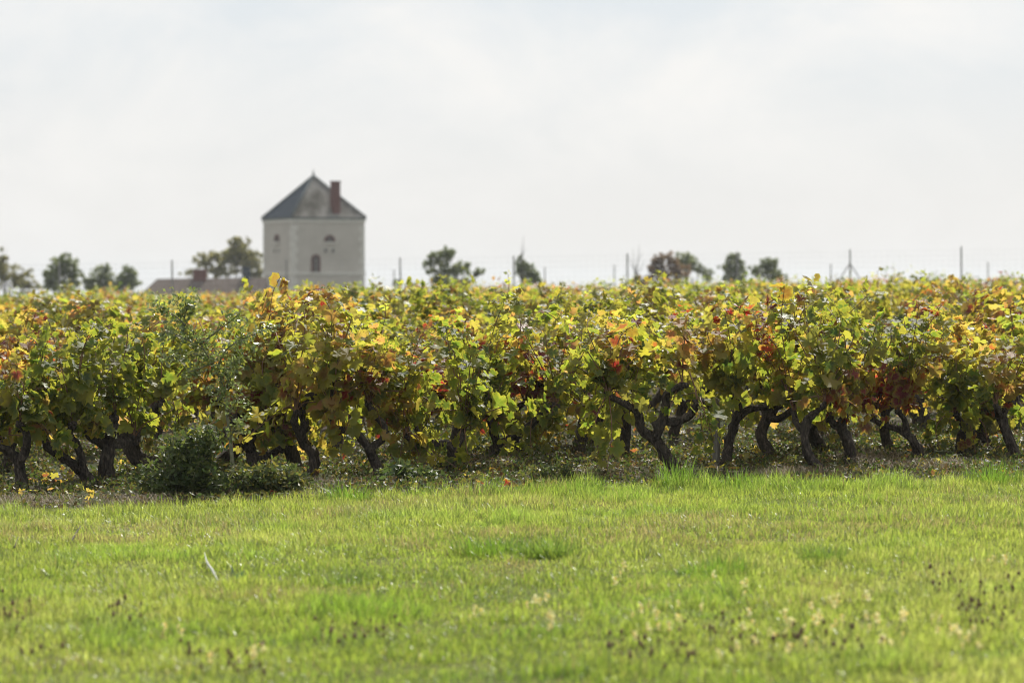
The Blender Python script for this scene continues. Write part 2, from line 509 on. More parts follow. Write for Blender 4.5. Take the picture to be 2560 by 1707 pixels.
def arch(face, s, z0, w, hh, name, round_=True, surround=M_BRICK, t=.16, sill=True):
    """arched opening: brick or stone surround standing proud, dark pane set back inside it"""
    r = w / 2; n_ = 12
    prof = [(-r, 0)] + [(-r * math.cos(math.pi * k / n_), hh - r + r * math.sin(math.pi * k / n_)) for k in range(n_ + 1)] + [(r, 0)]
    outr = [(-r - t, 0)] + [(-(r + t) * math.cos(math.pi * k / n_), hh - r + (r + t) * math.sin(math.pi * k / n_)) for k in range(n_ + 1)] + [(r + t, 0)]
    win = link(name, None, parent=tower)
    vs = [place(face, s + a_, z0 + b_, .012) for a_, b_ in prof]
    f = tuple(range(len(vs))) if face == 'L' else tuple(range(len(vs)))[::-1]
    part('pane', (vs, [f]), M_PANE, win)
    vs, fs = [], []
    for (a0, b0), (a1, b1) in zip(prof, outr):
        vs += [place(face, s + a0, z0 + b0, .0), place(face, s + a0, z0 + b0, .07), place(face, s + a1, z0 + b1, .07), place(face, s + a1, z0 + b1, .0)]
    for k in range(len(prof) - 1):
        b = 4 * k
        fs += [(b, b + 1, b + 5, b + 4), (b + 1, b + 2, b + 6, b + 5), (b + 2, b + 3, b + 7, b + 6)]
    part('surround', (vs, fs), surround, win)
    # glazing bar
    a_, b_ = place(face, s - .03, z0, .016), place(face, s + .03, z0 + hh - r * .1, .05)
    part('glazing_bar', box(min(a_[0], b_[0]), max(a_[0], b_[0]), min(a_[1], b_[1]), max(a_[1], b_[1]), min(a_[2], b_[2]), max(a_[2], b_[2])), M_STAKE, win)
    if sill:
        a_, b_ = place(face, s - r - t - .1, z0 - .14, 0), place(face, s + r + t + .1, z0 - .003, .14)
        part('sill', box(min(a_[0], b_[0]), max(a_[0], b_[0]), min(a_[1], b_[1]), max(a_[1], b_[1]), min(a_[2], b_[2]), max(a_[2], b_[2])), M_QUOIN, win)
    return win
s, z = face_pt('R', 830, 606); arch('R', s, z, .66, .42, 'lunette_window', t=.12)
s, z = face_pt('L', 697, 605); arch('L', s, z, .70, .46, 'lunette_window', t=.12)
s, z = face_pt('R', 797, 682); arch('R', s, z, .52, 1.30, 'arched_window', t=.12)
for face, px in (('R', 820), ('R', 838), ('L', 690), ('L', 702)):       # small blind niches
    s, z = face_pt(face, px, 632)
    arch(face, s, z, .24 if face == 'R' else .30, .34, 'niche', surround=M_QUOIN, t=.06, sill=False)
cw = .30
s, _ = face_pt('R', 843, 545)
cy = -h + .45; cx = (59 * sc_t + cy * math.sin(ROTT)) / math.cos(ROTT)
ztop = at(843, 459, D_T)[2] - gz
chim = part('chimney', box(cx - cw, cx + cw, cy - .28, cy + .28, eave + .1, ztop), M_BRICK, tower, 'tall red brick chimney stack on the lichened slope')
part('chimney_cap', box(cx - cw - .05, cx + cw + .05, cy - .33, cy + .33, ztop, ztop + .12), M_BRICK, chim)

# ------------------------------------------------------------------ the low house beside it
D_H = 190.0
k_ = D_H / FPX
p0, p1 = at(352, 697, D_H), at(668, 697, D_H)
gzh = -3.0 + TILT * p0[0]
lh = thing('low_house', ((p0[0] + p1[0]) / 2, D_H, gzh), 'low long house with dark slate roof beside the tower', 'house')
L = (p1[0] - p0[0]) / 2
zr_ = at(500, 694, D_H)[2] - gzh
ze = zr_ - 1.55
part('wall', box(-L + .3, L - .1, -2.2, 2.2, 0, ze), M_WALL, lh)
rv = [(-L, -2.6, ze), (L, -2.6, ze), (L, 2.6, ze), (-L, 2.6, ze), (-L + 1.2, 0, zr_ - .1), (L, 0, zr_),
      (-L, -2.6, ze - .12), (L, -2.6, ze - .12), (L, 2.6, ze - .12), (-L, 2.6, ze - .12)]
rf = part('roof', (rv, [(0, 1, 5, 4), (2, 3, 4, 5), (3, 0, 4), (1, 2, 5), (0, 6, 7, 1), (1, 7, 8, 2), (2, 8, 9, 3), (3, 9, 6, 0), (6, 9, 8, 7)]), simple('old_tile', [(.3, (.075, .062, .055)), (.7, (.14, .115, .10))], 3, .95, .03), lh)
for px, py, w, mt in ((500, 673, 16, M_BRICK), (616, 667, 9, M_SLATE)):
    q = at(px, py, D_H); x = q[0] - lh.location.x
    part('chimney', box(x - w * k_, x + w * k_, -.35, .35, zr_ - .5, q[2] - gzh), mt, rf)
for x in (-L + 2.2, 0.4, 2.6):
    wn = part('window', box(x - .5, x + .5, -2.26, -2.203, .9, 1.9), M_QUOIN, lh)
    part('pane', box(x - .42, x + .42, -2.28, -2.262, .98, 1.82), M_PANE, wn)

# ------------------------------------------------------------------ far trees
def quads_leaves(P, size, rg, normals=None, aspect=1.0, jitter=.4):
    """N pointed leaf quads around points P -> V, T"""
    n = len(P)
    a = rg.normal(size=(n, 3)); a /= np.linalg.norm(a, axis=1)[:, None]
    b = rg.normal(size=(n, 3)) if normals is None else normals + jitter * rg.normal(size=(n, 3))
    b = np.cross(a, b); b /= np.linalg.norm(b, axis=1)[:, None] + 1e-9
    s = (size * rg.uniform(.6, 1.25, n))[:, None]
    c = np.cross(a, b)
    V = np.stack([P - a * s, P + b * s * .45 * aspect + c * s * .12, P + a * s, P - b * s * .45 * aspect + c * s * .12], 1).reshape(-1, 3)
    i = np.arange(n)[:, None] * 4
    T = np.vstack([i + [0, 1, 2], i + [0, 2, 3]])
    return V, T
def far_tree(label, D, lobes, base_px, cols, seed, n=2600, leaf=.15, group='trees standing beyond the vineyard', wood=0, name='tree'):
    """lobes: (px, py, rx, ry) ellipses read off the photograph, given depth of their own"""
    rg = np.random.default_rng(seed)
    n = int(n * 1.35)
    k = D / FPX
    bx = at(base_px, 690, D)
    gz_ = float(ground(bx[0], D)) 
    t = thing(name, (bx[0], D, gz_), label, 'tree', group)
    B = np.array([bx[0], D, gz_])
    lob = []
    for (px, py, rx, ry) in lobes:
        c = at(px, py, D + rg.uniform(-.3, .3) * rx * k) - B
        lob.append((c, np.array([rx * k * 1.1, max(rx, ry) * k * .85, ry * k * 1.12])))
    # trunk to the centre of the lobes, limbs to each
    cz = np.mean([c for c, _ in lob], axis=0)
    tk = [(0, 0, -.1), (cz[0] * .2, .05, cz[2] * .4), (cz[0] * .7, 0, cz[2] * .85)]
    parts = [tube(tk, [.12, .09, .05], 7)]
    P, Nn = [], []
    for c, r in lob:
        parts.append(tube([np.array(tk[1]), (np.array(tk[1]) + c) / 2 + rg.normal(size=3) * .1, c + (0, 0, r[2] * .4)], [.08, .05, .02], 5))
        m = int(n * (r[0] * r[2]) / sum(q[0] * q[2] for _, q in lob))
        # leaf clumps: sub-blobs inside the lobe
        nc = max(10, m // 16)
        d = rg.normal(size=(nc, 3)); d /= np.linalg.norm(d, axis=1)[:, None]
        cc = c + d * r * (rg.uniform(.05, 1.0, nc) ** .5)[:, None] * rg.uniform(.85, 1.15, (nc, 1))
        for q in cc[:wood * 3]:
            parts.append(tube([c, (c + q) / 2, q + (q - c) * .25], [.03, .018, .006], 4))
        idx = rg.integers(0, nc, m)
        cr = (rg.uniform(.08, .20, nc) * r.min())[idx]
        e = rg.normal(size=(m, 3)) * cr[:, None] * .75
        P.append(cc[idx] + e)
    P = np.vstack(P)
    V, T = quads_leaves(P, leaf, rg)
    cols = np.array(cols)
    ci = rg.integers(0, len(cols), len(P))
    tint = np.repeat(cols[ci] * rg.uniform(.75, 1.25, (len(P), 1)), 4, axis=0)
    Vt, Tt = join(parts)
    link('trunk', tri_mesh('trunk', Vt, Tt), M_TWIG, t)
    o = link('crown', tri_mesh('crown', V, T, tint, smooth=False), M_TREE, t)
    o['kind'] = 'stuff'
    return t
G1 = [(.16, .21, .10), (.20, .25, .11), (.25, .29, .12)]
G2 = [(.19, .20, .085), (.25, .25, .10), (.31, .29, .115)]
G3 = [(.22, .15, .10), (.27, .19, .12), (.19, .14, .09)]
far_tree('thin olive tree with bare top at the left edge of the photo', 170, [(0, 680, 45, 32), (45, 692, 35, 28), (5, 650, 14, 26), (70, 715, 28, 18)], 10, G2, 1, 2000, .13, wood=4)
far_tree('dark green pointed tree second from the left edge', 165, [(160, 668, 34, 26), (130, 690, 20, 30), (185, 690, 24, 20), (150, 648, 12, 14), (172, 650, 10, 14), (150, 715, 45, 18)], 158, G1, 2, 2600, .14)
far_tree('loose small green tree left of the round one', 175, [(255, 695, 28, 24), (262, 672, 12, 14), (225, 706, 18, 16), (250, 720, 34, 14)], 255, G1, 3, 1900, .13)
far_tree('small round green tree left of the low house', 175, [(318, 690, 24, 20), (325, 710, 24, 16), (300, 715, 26, 14)], 318, G1, 4, 1900, .13)
far_tree('broad olive green tree behind the low house and tower', 215, [(600, 628, 38, 28), (620, 655, 38, 30), (560, 648, 34, 22), (512, 652, 30, 20), (545, 680, 45, 18), (480, 685, 24, 12), (640, 690, 30, 18), (590, 605, 16, 12)], 585, G2, 5, 4600, .17)
far_tree('spreading grey green tree right of the tower', 150, [(1105, 650, 30, 22), (1118, 630, 18, 14), (1080, 640, 14, 10), (1150, 672, 36, 18), (1195, 680, 18, 12), (1100, 690, 34, 20), (1130, 705, 60, 14), (1072, 665, 12, 14)], 1120, G1, 6, 3300, .12)
far_tree('small narrow tree next to a fence post', 150, [(1305, 660, 16, 16), (1320, 680, 26, 18), (1340, 698, 20, 14), (1300, 640, 5, 8)], 1315, G1, 7, 1500, .11)
far_tree('russet and green round topped tree right of centre', 160, [(1660, 650, 26, 18), (1640, 672, 26, 20), (1690, 680, 34, 20), (1660, 700, 55, 14)], 1660, G3, 8, 2400, .13)
far_tree('dark green tree growing behind the russet one', 168, [(1706, 648, 26, 16), (1725, 662, 22, 18), (1752, 672, 12, 14), (1770, 690, 14, 16)], 1715, G1, 9, 1700, .12)
far_tree('low dark bush at the foot of the russet tree', 150, [(1600, 700, 22, 12), (1590, 712, 26, 10)], 1600, G3, 10, 700, .11, name='bush')
far_tree('upright green tree left of the propped fence post', 160, [(1838, 652, 20, 20), (1815, 668, 18, 9), (1842, 680, 24, 18), (1835, 700, 34, 14)], 1838, G1, 11, 1800, .12)
far_tree('low rounded green tree beside the upright one', 160, [(1925, 665, 26, 18), (1890, 678, 26, 14), (1930, 690, 36, 14), (1950, 700, 20, 10)], 1918, G1, 12, 1900, .12)
far_tree('tiny dark bush behind the vines right of the tower', 150, [(993, 706, 14, 8), (1030, 712, 16, 6)], 1005, G1, 13, 500, .10, name='bush')
def bare(label, D, base_px, base_py, tops):
    b = at(base_px, base_py, D); gz_ = float(ground(b[0], D))
    parts = [tube([(0, 0, 0), (0, 0, (b[2] - gz_))], [.05, .04], 5, smooth_path=False)]
    for (px, py) in tops:
        q = at(px, py, D) - np.array([b[0], D, gz_])
        s0 = np.array([0, 0, b[2] - gz_])
        parts.append(tube([s0, (s0 + q) / 2 + rng.normal(size=3) * .06, q], [.03, .018, .006], 4))
    V, T = join(parts)
    t = thing('bare_tree', (b[0], D, gz_), label, 'tree', 'trees standing beyond the vineyard')
    link('trunk', tri_mesh('trunk', V, T), M_TWIG, t)
bare('leafless twiggy sapling between the fence and the russet tree', 150, 1590, 690, [(1570, 640), (1582, 622), (1598, 612), (1606, 630), (1612, 650)])
bare('leafless twigs above the small narrow tree', 150, 1305, 660, [(1302, 612), (1309, 590), (1315, 620)])
bare('bare dark leader above the thin olive tree', 170, 14, 680, [(17, 620), (26, 640), (5, 635)])

# ------------------------------------------------------------------ wire fence behind the vineyard
D_F = 92.0
POSTS = [(148, 655), (430, 650), (716, 648), (1000, 644), (1284, 640), (1568, 634), (1843, 629), (2125, 624), (2403, 617), (2690, 613)]
fx0, fx1 = at(-140, 690, D_F)[0], at(2700, 690, D_F)[0]
fence = thing('wire_fence', (0, D_F, 0), 'tall wire mesh fence on thin grey posts behind the vineyard', 'fence')
for i, (px, py) in enumerate(POSTS):
    p = at(px, py, D_F); g0 = float(ground(p[0], D_F))
    pw = .032
    pts = [(p[0], 0, g0 - .2), (p[0] + .01, 0, (g0 + p[2]) / 2), (p[0], 0, p[2])]
    po = link('post', tri_mesh('post', *tube(pts, [pw, pw, pw * .95], 8)), M_FENCE, fence)
    if px == 2125:
        for s in (-1, 1):
            link('brace', tri_mesh('brace', *tube([(p[0] + .02 * s, 0, p[2] - .52), (p[0] + s * .75, 0, g0 + .6)], [.022, .022], 6, smooth_path=False)), M_FENCE, po)
NW = 12
for i in range(NW):
    hgt = .12 + 2.05 * (i / (NW - 1))
    xx = np.linspace(fx0, fx1, 24)
    pts = np.stack([xx, np.full(24, -.045), ground(xx, D_F) + hgt], -1)
    link('wire', tri_mesh('wire', *tube(pts, np.full(24, .0022), 4, smooth_path=False)), M_WIRE, fence)
vw = []
for x in np.arange(fx0, fx1, .22):
    g0 = float(ground(x, D_F))
    vw.append(tube([(x, -.05, g0 + .1), (x, -.05, g0 + 2.2)], [.0018, .0018], 3, smooth_path=False))
V, T = join(vw)
link('upright_wire', tri_mesh('upright_wire', V, T), M_WIRE, fence)['kind'] = 'stuff'
f2 = thing('post_and_wire_fence', (0, 125, -.6), 'second lower fence line of thin posts beyond the tall fence', 'fence')
for px, py in ((985, 674), (1362, 668), (1536, 662), (1900, 668), (2077, 660), (2470, 655)):
    p = at(px, py, 125); g0 = float(ground(p[0], 125)) + .6
    link('post', tri_mesh('post', *tube([(p[0], 0, g0 - .2), (p[0], 0, p[2] + .6)], [.03, .03], 6, smooth_path=False)), M_FENCE, f2)
xx = np.linspace(at(-140, 690, 125)[0], at(2700, 690, 125)[0], 20)
for hh in (.6, 1.2, 1.75):
    link('wire', tri_mesh('wire', *tube(np.stack([xx, np.full(20, -.035), ground(xx, np.full(20, 125.)) + .6 + hh], -1), np.full(20, .002), 4, smooth_path=False)), M_WIRE, f2)

# ------------------------------------------------------------------ vine leaves
HALF = [(90, 1.0), (82, .86), (76, .91), (68, .80), (60, .71), (51, .84), (41, .95), (32, .83), (21, .84), (10, .69), (-3, .76), (-17, .84), (-33, .71), (-52, .68), (-70, .52), (-82, .20)]
HALF_LO = [(90, 1.0), (64, .76), (41, .94), (11, .70), (-17, .83), (-55, .67), (-82, .2)]
def leaf_shape(seed, half, tatter=.08):
    rg = np.random.default_rng(seed)
    pts = [(a, r) for a, r in half] + [(180 - a, r) for a, r in reversed(half[1:])]
    A = np.radians([p[0] for p in pts]); r = np.array([p[1] for p in pts]) * (1 + tatter * rg.normal(size=len(pts)))
    if seed % 3 == 2 and len(r) > 20:                    # bitten margin
        k = rg.integers(2, len(r) - 4); r[k:k + 3] *= rg.uniform(.55, .8)
    x, y = r * np.cos(A), r * np.sin(A)
    fold, curl, wave, side = rg.uniform(-.15, .55), rg.uniform(-.5, .15), rg.uniform(.06, .20), rg.uniform(-.25, .25)
    z = fold * np.abs(x) * .6 + curl * y * np.abs(y) * .55 + wave * np.sin(A * 5 + rg.uniform(0, 6)) * r + side * x * y
    V = np.vstack([[0, 0, 0], np.stack([x, y, z], -1)])
    V[0, 2] = -.02
    n = len(r)
    T = np.array([(0, k + 1, k + 2) for k in range(n - 1)])
    # outline runs tip -> right side -> sinus -> left side; close through the tip
    order = np.argsort(np.where(A > math.pi / 2 + 1e-6, A - 2 * math.pi, A))
    seq = list(order + 1)
    T = np.array([(0, seq[k], seq[k + 1]) for k in range(n - 1)] + [(0, seq[-1], seq[0])])
    # drop the triangle that would close the petiole notch
    ang = lambda i: math.degrees(math.atan2(V[i, 1], V[i, 0]))
    T = np.array([t for t in T if not (V[t[1], 1] < 0 and V[t[2], 1] < 0 and V[t[1], 0] * V[t[2], 0] < 0)])
    rim = np.ones(n + 1); rim[0] = 0
    tips = [i for i, p in enumerate(pts) if round(p[0] if p[0] <= 90 else 180 - p[0]) in (90, 41, -17)]
    vein = np.zeros(n + 1); vein[0] = 1
    for i in tips: vein[i + 1] = 1
    V[:, 1] += .0
    return V, T, rim, vein
NV = 10
HI = [leaf_shape(i, HALF) for i in range(NV)]
LO = [leaf_shape(40 + i, HALF_LO) for i in range(NV)]
LEAF_ME = []
for V, T, ri, ve in HI:
    me = tri_mesh('leaf', V, T, np.ones((len(V), 3)), ri, ve); me.materials.append(M_LEAF); LEAF_ME.append(me)
PAL = {
    'dark': (.080, .135, .025), 'green': (.155, .215, .030), 'lime': (.28, .305, .042), 'yellow': (.42, .38, .085),
    'gold': (.47, .33, .085), 'peach': (.50, .27, .12), 'rust': (.27, .085, .045), 'red': (.32, .020, .026), 'crimson': (.17, .014, .022), 'brown': (.10, .05, .025)}
MOOD = {
    'green': (['dark', 'green', 'lime', 'yellow'], [.30, .42, .22, .06]),
    'mixed': (['dark', 'green', 'lime', 'yellow', 'gold', 'peach', 'rust', 'brown'], [.12, .30, .36, .14, .03, .02, .015, .015]),
    'yellow': (['green', 'lime', 'yellow', 'gold', 'peach', 'rust', 'brown'], [.16, .39, .30, .06, .05, .02, .02]),
    'peach': (['lime', 'yellow', 'gold', 'peach', 'rust'], [.16, .24, .22, .28, .10]),
    'rust': (['lime', 'yellow', 'gold', 'rust', 'red', 'brown', 'peach'], [.14, .12, .16, .27, .12, .09, .10]),
    'red': (['red', 'crimson', 'rust', 'gold', 'lime'], [.46, .25, .16, .06, .07])}
# patches of turned leaves on the front vines, located in the photograph: (px, py, radius, mood, share)
PATCH = [(40, 800, 80, 'rust', .9), (105, 840, 45, 'red', .8), (25, 880, 60, 'rust', .8), (885, 825, 16, 'red', 1), (1740, 760, 60, 'red', .6), (1740, 850, 60, 'peach', .7),
         (1865, 750, 55, 'red', .7), (1980, 745, 50, 'red', .6), (2190, 1000, 80, 'red', .75), (2120, 960, 50, 'rust', .7), (2260, 1010, 60, 'red', .7), (1930, 850, 40, 'red', .8),
         (1600, 890, 45, 'rust', .8), (2320, 745, 40, 'red', .6), (870, 800, 80, 'peach', .6), (2470, 870, 70, 'yellow', .8), (2500, 940, 60, 'peach', .7), (220, 900, 120, 'green', .9),
         (1200, 1020, 130, 'green', .9), (1210, 1140, 90, 'green', .95), (420, 960, 100, 'green', .8), (700, 860, 110, 'yellow', .8), (1300, 760, 110, 'yellow', .7), (560, 780, 80, 'yellow', .7), (750, 950, 40, 'peach', .5),
         (40, 1010, 60, 'green', .95), (2050, 830, 100, 'green', .6), (1480, 1000, 80, 'green', .7), (2400, 1000, 80, 'green', .8), (2250, 830, 70, 'green', .6)]
def pick(mood, rg):
    k, p = MOOD[mood]
    c = np.array(PAL[k[rg.choice(len(k), p=p)]])
    return c * rg.uniform(.78, 1.22) * (1 + .10 * rg.normal(size=3))
def shoot_tint(mood, key, cache, rg):
    if (mood, key) not in cache: cache[(mood, key)] = pick(mood, rg)
    w = rg.uniform(.2, .75)
    return cache[(mood, key)] * w + pick(mood, rg) * (1 - w)
def unit(v): return v / (np.linalg.norm(v) + 1e-9)

def canopy(heads, centre, radii, ncane, rg, tall=.1, node=.052, leaf=(.045, .078), moodf=None, extra=None, zmin=.30, hang=.15, low=0):
    """canes from the arm heads into the canopy volume; returns canes and leaf list (pos, tip, normal, size, tint)"""
    canes, leaves = [], []
    targets = []
    for i in range(ncane):
        d = rg.normal(size=3); d /= np.linalg.norm(d)
        if d[2] < 0 and rg.random() > hang: d[2] = abs(d[2]) * .6
        tgt = centre + d * radii * rg.uniform(.72, 1.0)
        if rg.random() < tall: tgt[2] += rg.uniform(.06, .20)
        targets.append(tgt)
    for i in range(low):                                  # short shoots hanging round the heads
        hd = heads[rg.integers(0, len(heads))]
        targets.append(np.array([hd[0] + rg.normal() * .26, hd[1] + rg.uniform(-.14, .6), rg.uniform(max(zmin, .08), .62)]))
    if extra: targets += [np.array(e) for e in extra]
    for ci, tgt in enumerate(targets):
        hd = heads[np.argmin([np.linalg.norm((q - tgt) * (1, 1, .3)) + rg.uniform(0, .3) for q in heads])]
        mid = hd * .45 + tgt * .55 + np.array([rg.normal() * .06, rg.normal() * .06, (.14 if tgt[2] > .6 else .07) + .04 * rg.normal()])
        P = crom([hd, hd * .7 + mid * .3 + (0, 0, .05), mid, tgt], 6)
        L = np.concatenate([[0], np.cumsum(np.linalg.norm(np.diff(P, axis=0), axis=1))])
        canes.append(P)
        m0 = None
        s = .10 + rg.uniform(0, .05); side = 1
        mood = rg.choice(['green', 'mixed', 'mixed', 'yellow', 'yellow', 'peach', 'rust', 'red'], p=[.18, .17, .16, .11, .10, .11, .11, .06])
        while s < L[-1] + .02:
            p = np.array([np.interp(s, L, P[:, j]) for j in range(3)])
            i = min(np.searchsorted(L, s), len(P) - 1); tg = unit(P[i] - P[max(i - 1, 0)])
            reps = 1 if rg.random() < .62 else 2
            if s > L[-1] * .9: reps += 1
            for _ in range(reps):
                out = p - (centre - np.array([0, 0, .25]))
                out = unit(out * (1, 1, .5))
                pet = unit(np.cross(tg, rg.normal(size=3)) * side + .45 * out + (0, 0, .25) + .3 * rg.normal(size=3))
                q = p + pet * rg.uniform(.035, .10)
                if q[2] < zmin and rg.random() < .8: continue
                nrm = unit(.75 * out + np.array([0, 0, .55]) + .55 * rg.normal(size=3))
                tip = unit(.55 * pet + np.array([0, 0, -.75]) + .45 * rg.normal(size=3))
                tip = unit(tip - nrm * np.dot(tip, nrm))
                sz = rg.uniform(*leaf) * (1 - .35 * (s / L[-1]) ** 3)
                if rg.random() < .12: sz *= 1.3
                leaves.append((q, tip, nrm, sz, (mood, ci)))
                side = -side
            s += node * rg.uniform(.7, 1.4)
    return canes, leaves
def leaf_matrix(q, tip, nrm, sz):
    x = np.cross(tip, nrm)
    return np.stack([x * sz, tip * sz, nrm * sz], -1), q
def foliage_mesh(name, leaves, tints, shapes, rg):
    Vs, Ts, Cs, Rs, Es, n = [], [], [], [], [], 0
    for (q, tip, nrm, sz, _), c in zip(leaves, tints):
        V, T, ri, ve = shapes[rg.integers(0, len(shapes))]
        Mx, o = leaf_matrix(q, tip, nrm, sz)
        Vs.append(V @ Mx.T + o); Ts.append(T + n); n += len(V)
        Cs.append(np.repeat(c[None], len(V), 0)); Rs.append(ri); Es.append(ve)
    return tri_mesh(name, np.vstack(Vs), np.vstack(Ts), np.clip(np.vstack(Cs), 0, 1), np.concatenate(Rs), np.concatenate(Es))

# ------------------------------------------------------------------ the front vines, one by one
# base px, trunk polyline px, arms (polylines px), canopy centre px x, top py, half width m, canes, extra cane ends px, label
FRONT = [
 dict(base=(57, 1216), trunk=[(48, 1165), (42, 1140)], arms=[[(42, 1140), (20, 1125), (-20, 1112)], [(48, 1165), (62, 1128), (66, 1090), (50, 1060)]], cx=15, top=890, low=5, zmin=.25, hw=.42, r=.055,
      label='gnarled grapevine at the left edge of the photo with low dark green leaves'),
 dict(base=(228, 1204), trunk=[(205, 1180), (192, 1168)], arms=[[(192, 1168), (160, 1142), (128, 1125), (110, 1092), (125, 1070)], [(212, 1185), (205, 1150), (192, 1115), (172, 1085), (182, 1064)]], cx=165, top=745, hw=.50, r=.055,
      label='grapevine with two arms spread in a V near the left edge'),
 dict(base=(269, 1195), trunk=[(266, 1150), (272, 1108)], arms=[[(272, 1108), (240, 1095), (210, 1068), (220, 1050)], [(272, 1108), (310, 1108), (335, 1095)], [(272, 1110), (282, 1070), (285, 1040)]], cx=280, top=790, hw=.42, r=.068,
      label='grapevine with straight upright trunk and arms spread like a cross'),
 dict(base=(385, 1172), trunk=[(345, 1148), (322, 1105), (302, 1062)], arms=[[(302, 1062), (290, 1040), (300, 1020)], [(325, 1110), (365, 1050), (400, 1012)]], cx=415, top=780, low=8, zmin=.16, hw=.50, r=.085, dy=.45,
      label='thick dark curved grapevine trunk half hidden by the leafy bush'),
 dict(base=(640, 1172), trunk=[(630, 1140), (625, 1112)], arms=[[(625, 1112), (640, 1075), (670, 1040)], [(628, 1125), (600, 1085), (585, 1050)], [(630, 1140), (672, 1138), (705, 1120)]], cx=610, top=800, low=9, zmin=.12, hw=.46, r=.06, dy=.35,
      label='grapevine just right of the slender sapling stem'),
 dict(base=(781, 1185), trunk=[(785, 1140), (760, 1105), (752, 1085), (765, 1062)], arms=[[(765, 1062), (755, 1015), (775, 990), (815, 985), (842, 975), (836, 955)], [(757, 1098), (738, 1060), (740, 1030)]], cx=790, top=735, low=6, zmin=.2, hw=.50, r=.052,
      label='grapevine whose arm bends sharply out into a horizontal elbow'),
 dict(base=(951, 1185), trunk=[(935, 1150), (922, 1120)], arms=[[(922, 1120), (895, 1085), (860, 1078), (836, 1070), (830, 1040)], [(924, 1122), (955, 1098), (962, 1068), (935, 1035), (920, 1010)]], cx=905, top=785, low=9, zmin=.10, hw=.46, r=.05,
      label='leaning grapevine with two low arms and a bare stalk left of centre'),
 dict(base=(1126, 1172), trunk=[(1132, 1140), (1122, 1115), (1100, 1107)], arms=[[(1100, 1107), (1060, 1108), (1022, 1108), (1015, 1090)], [(1040, 1107), (1045, 1080), (1030, 1055)], [(1130, 1140), (1150, 1105), (1160, 1075)]], cx=1095, top=780, low=12, hw=.48, r=.042,
      extra=[(1050, 1190), (1120, 1205), (1185, 1195), (1000, 1165), (1150, 1175), (1090, 1150)], zmin=.02,
      label='grapevine with a long flat arm whose leaves hang down to the ground'),
 dict(base=(1232, 1150), trunk=[(1240, 1120), (1290, 1090)], arms=[[(1290, 1090), (1325, 1065), (1362, 1030), (1390, 1008)], [(1245, 1118), (1235, 1080), (1225, 1050)]], cx=1300, top=722, low=12, hw=.55, r=.058, dy=.2,
      extra=[(1250, 1170), (1290, 1150), (1330, 1165), (1340, 1110)], zmin=.05, label='grapevine near centre with one thick arm slanting up to the right'),
 dict(base=(1690, 1178), trunk=[(1665, 1135), (1632, 1095)], arms=[[(1632, 1095), (1604, 1070), (1597, 1035), (1570, 1015), (1522, 990)], [(1635, 1097), (1652, 1068), (1664, 1015), (1666, 985), (1690, 972), (1706, 962)], [(1655, 1050), (1690, 1052), (1722, 1040), (1745, 1005)]], cx=1570, top=752, low=6, hw=.58, r=.060,
      extra=[(1500, 1150), (1515, 1190)], zmin=.06, label='grapevine with a bold Y-shaped trunk left of the grey stake'),
 dict(base=(1816, 1160), trunk=[(1822, 1110), (1836, 1060)], arms=[[(1836, 1060), (1848, 1025), (1840, 1000)], [(1838, 1055), (1870, 1025), (1925, 1015), (1950, 1000)]], cx=1815, top=715, low=0, hw=.52, r=.050,
      label='grapevine rising just right of the grey wooden stake'),
 dict(base=(2045, 1171), trunk=[(2022, 1138), (2010, 1085), (2018, 1048)], arms=[[(2018, 1048), (2040, 1032), (2064, 1010)], [(2012, 1080), (1990, 1055), (1985, 1030)]], cx=1990, top=700, low=2, hw=.48, r=.048,
      label='slim grapevine with kinked foot and forked top right of the stake'),
 dict(base=(2127, 1157), trunk=[(2122, 1110), (2100, 1065)], arms=[[(2100, 1065), (2085, 1062), (2075, 1045)], [(2104, 1070), (2112, 1040), (2120, 1020)]], cx=2130, top=735, low=1, hw=.46, r=.058,
      label='thick smooth leaning grapevine stump with knobbed head under red leaves'),
 dict(base=(2297, 1140), trunk=[(2285, 1105), (2262, 1082)], arms=[[(2262, 1082), (2235, 1068), (2205, 1062), (2185, 1050)], [(2268, 1086), (2262, 1050), (2245, 1030)]], cx=2270, top=775, hw=.52, r=.045,
      label='grapevine with a crooked forked trunk beneath dark red leaves'),
 dict(base=(2400, 1128), trunk=[(2402, 1100), (2415, 1070)], arms=[[(2415, 1070), (2400, 1050), (2390, 1035)], [(2415, 1072), (2440, 1085), (2465, 1100)]], cx=2425, top=850, low=6, hw=.46, r=.05, extra=[(2350, 1130), (2440, 1135), (2470, 1120)], zmin=.04,
      label='low grapevine under broad yellow and orange leaves with foliage near the ground'),
 dict(base=(2540, 1142), trunk=[(2520, 1090), (2500, 1040)], arms=[[(2500, 1040), (2490, 1015)], [(2502, 1045), (2520, 1010)]], cx=2545, top=855, hw=.42, r=.052,
      label='grapevine with a straight slanting trunk at the right edge of the photo')]
ROWG = 'grapevines of the front row'
NOBJ = 200
front_bases = []
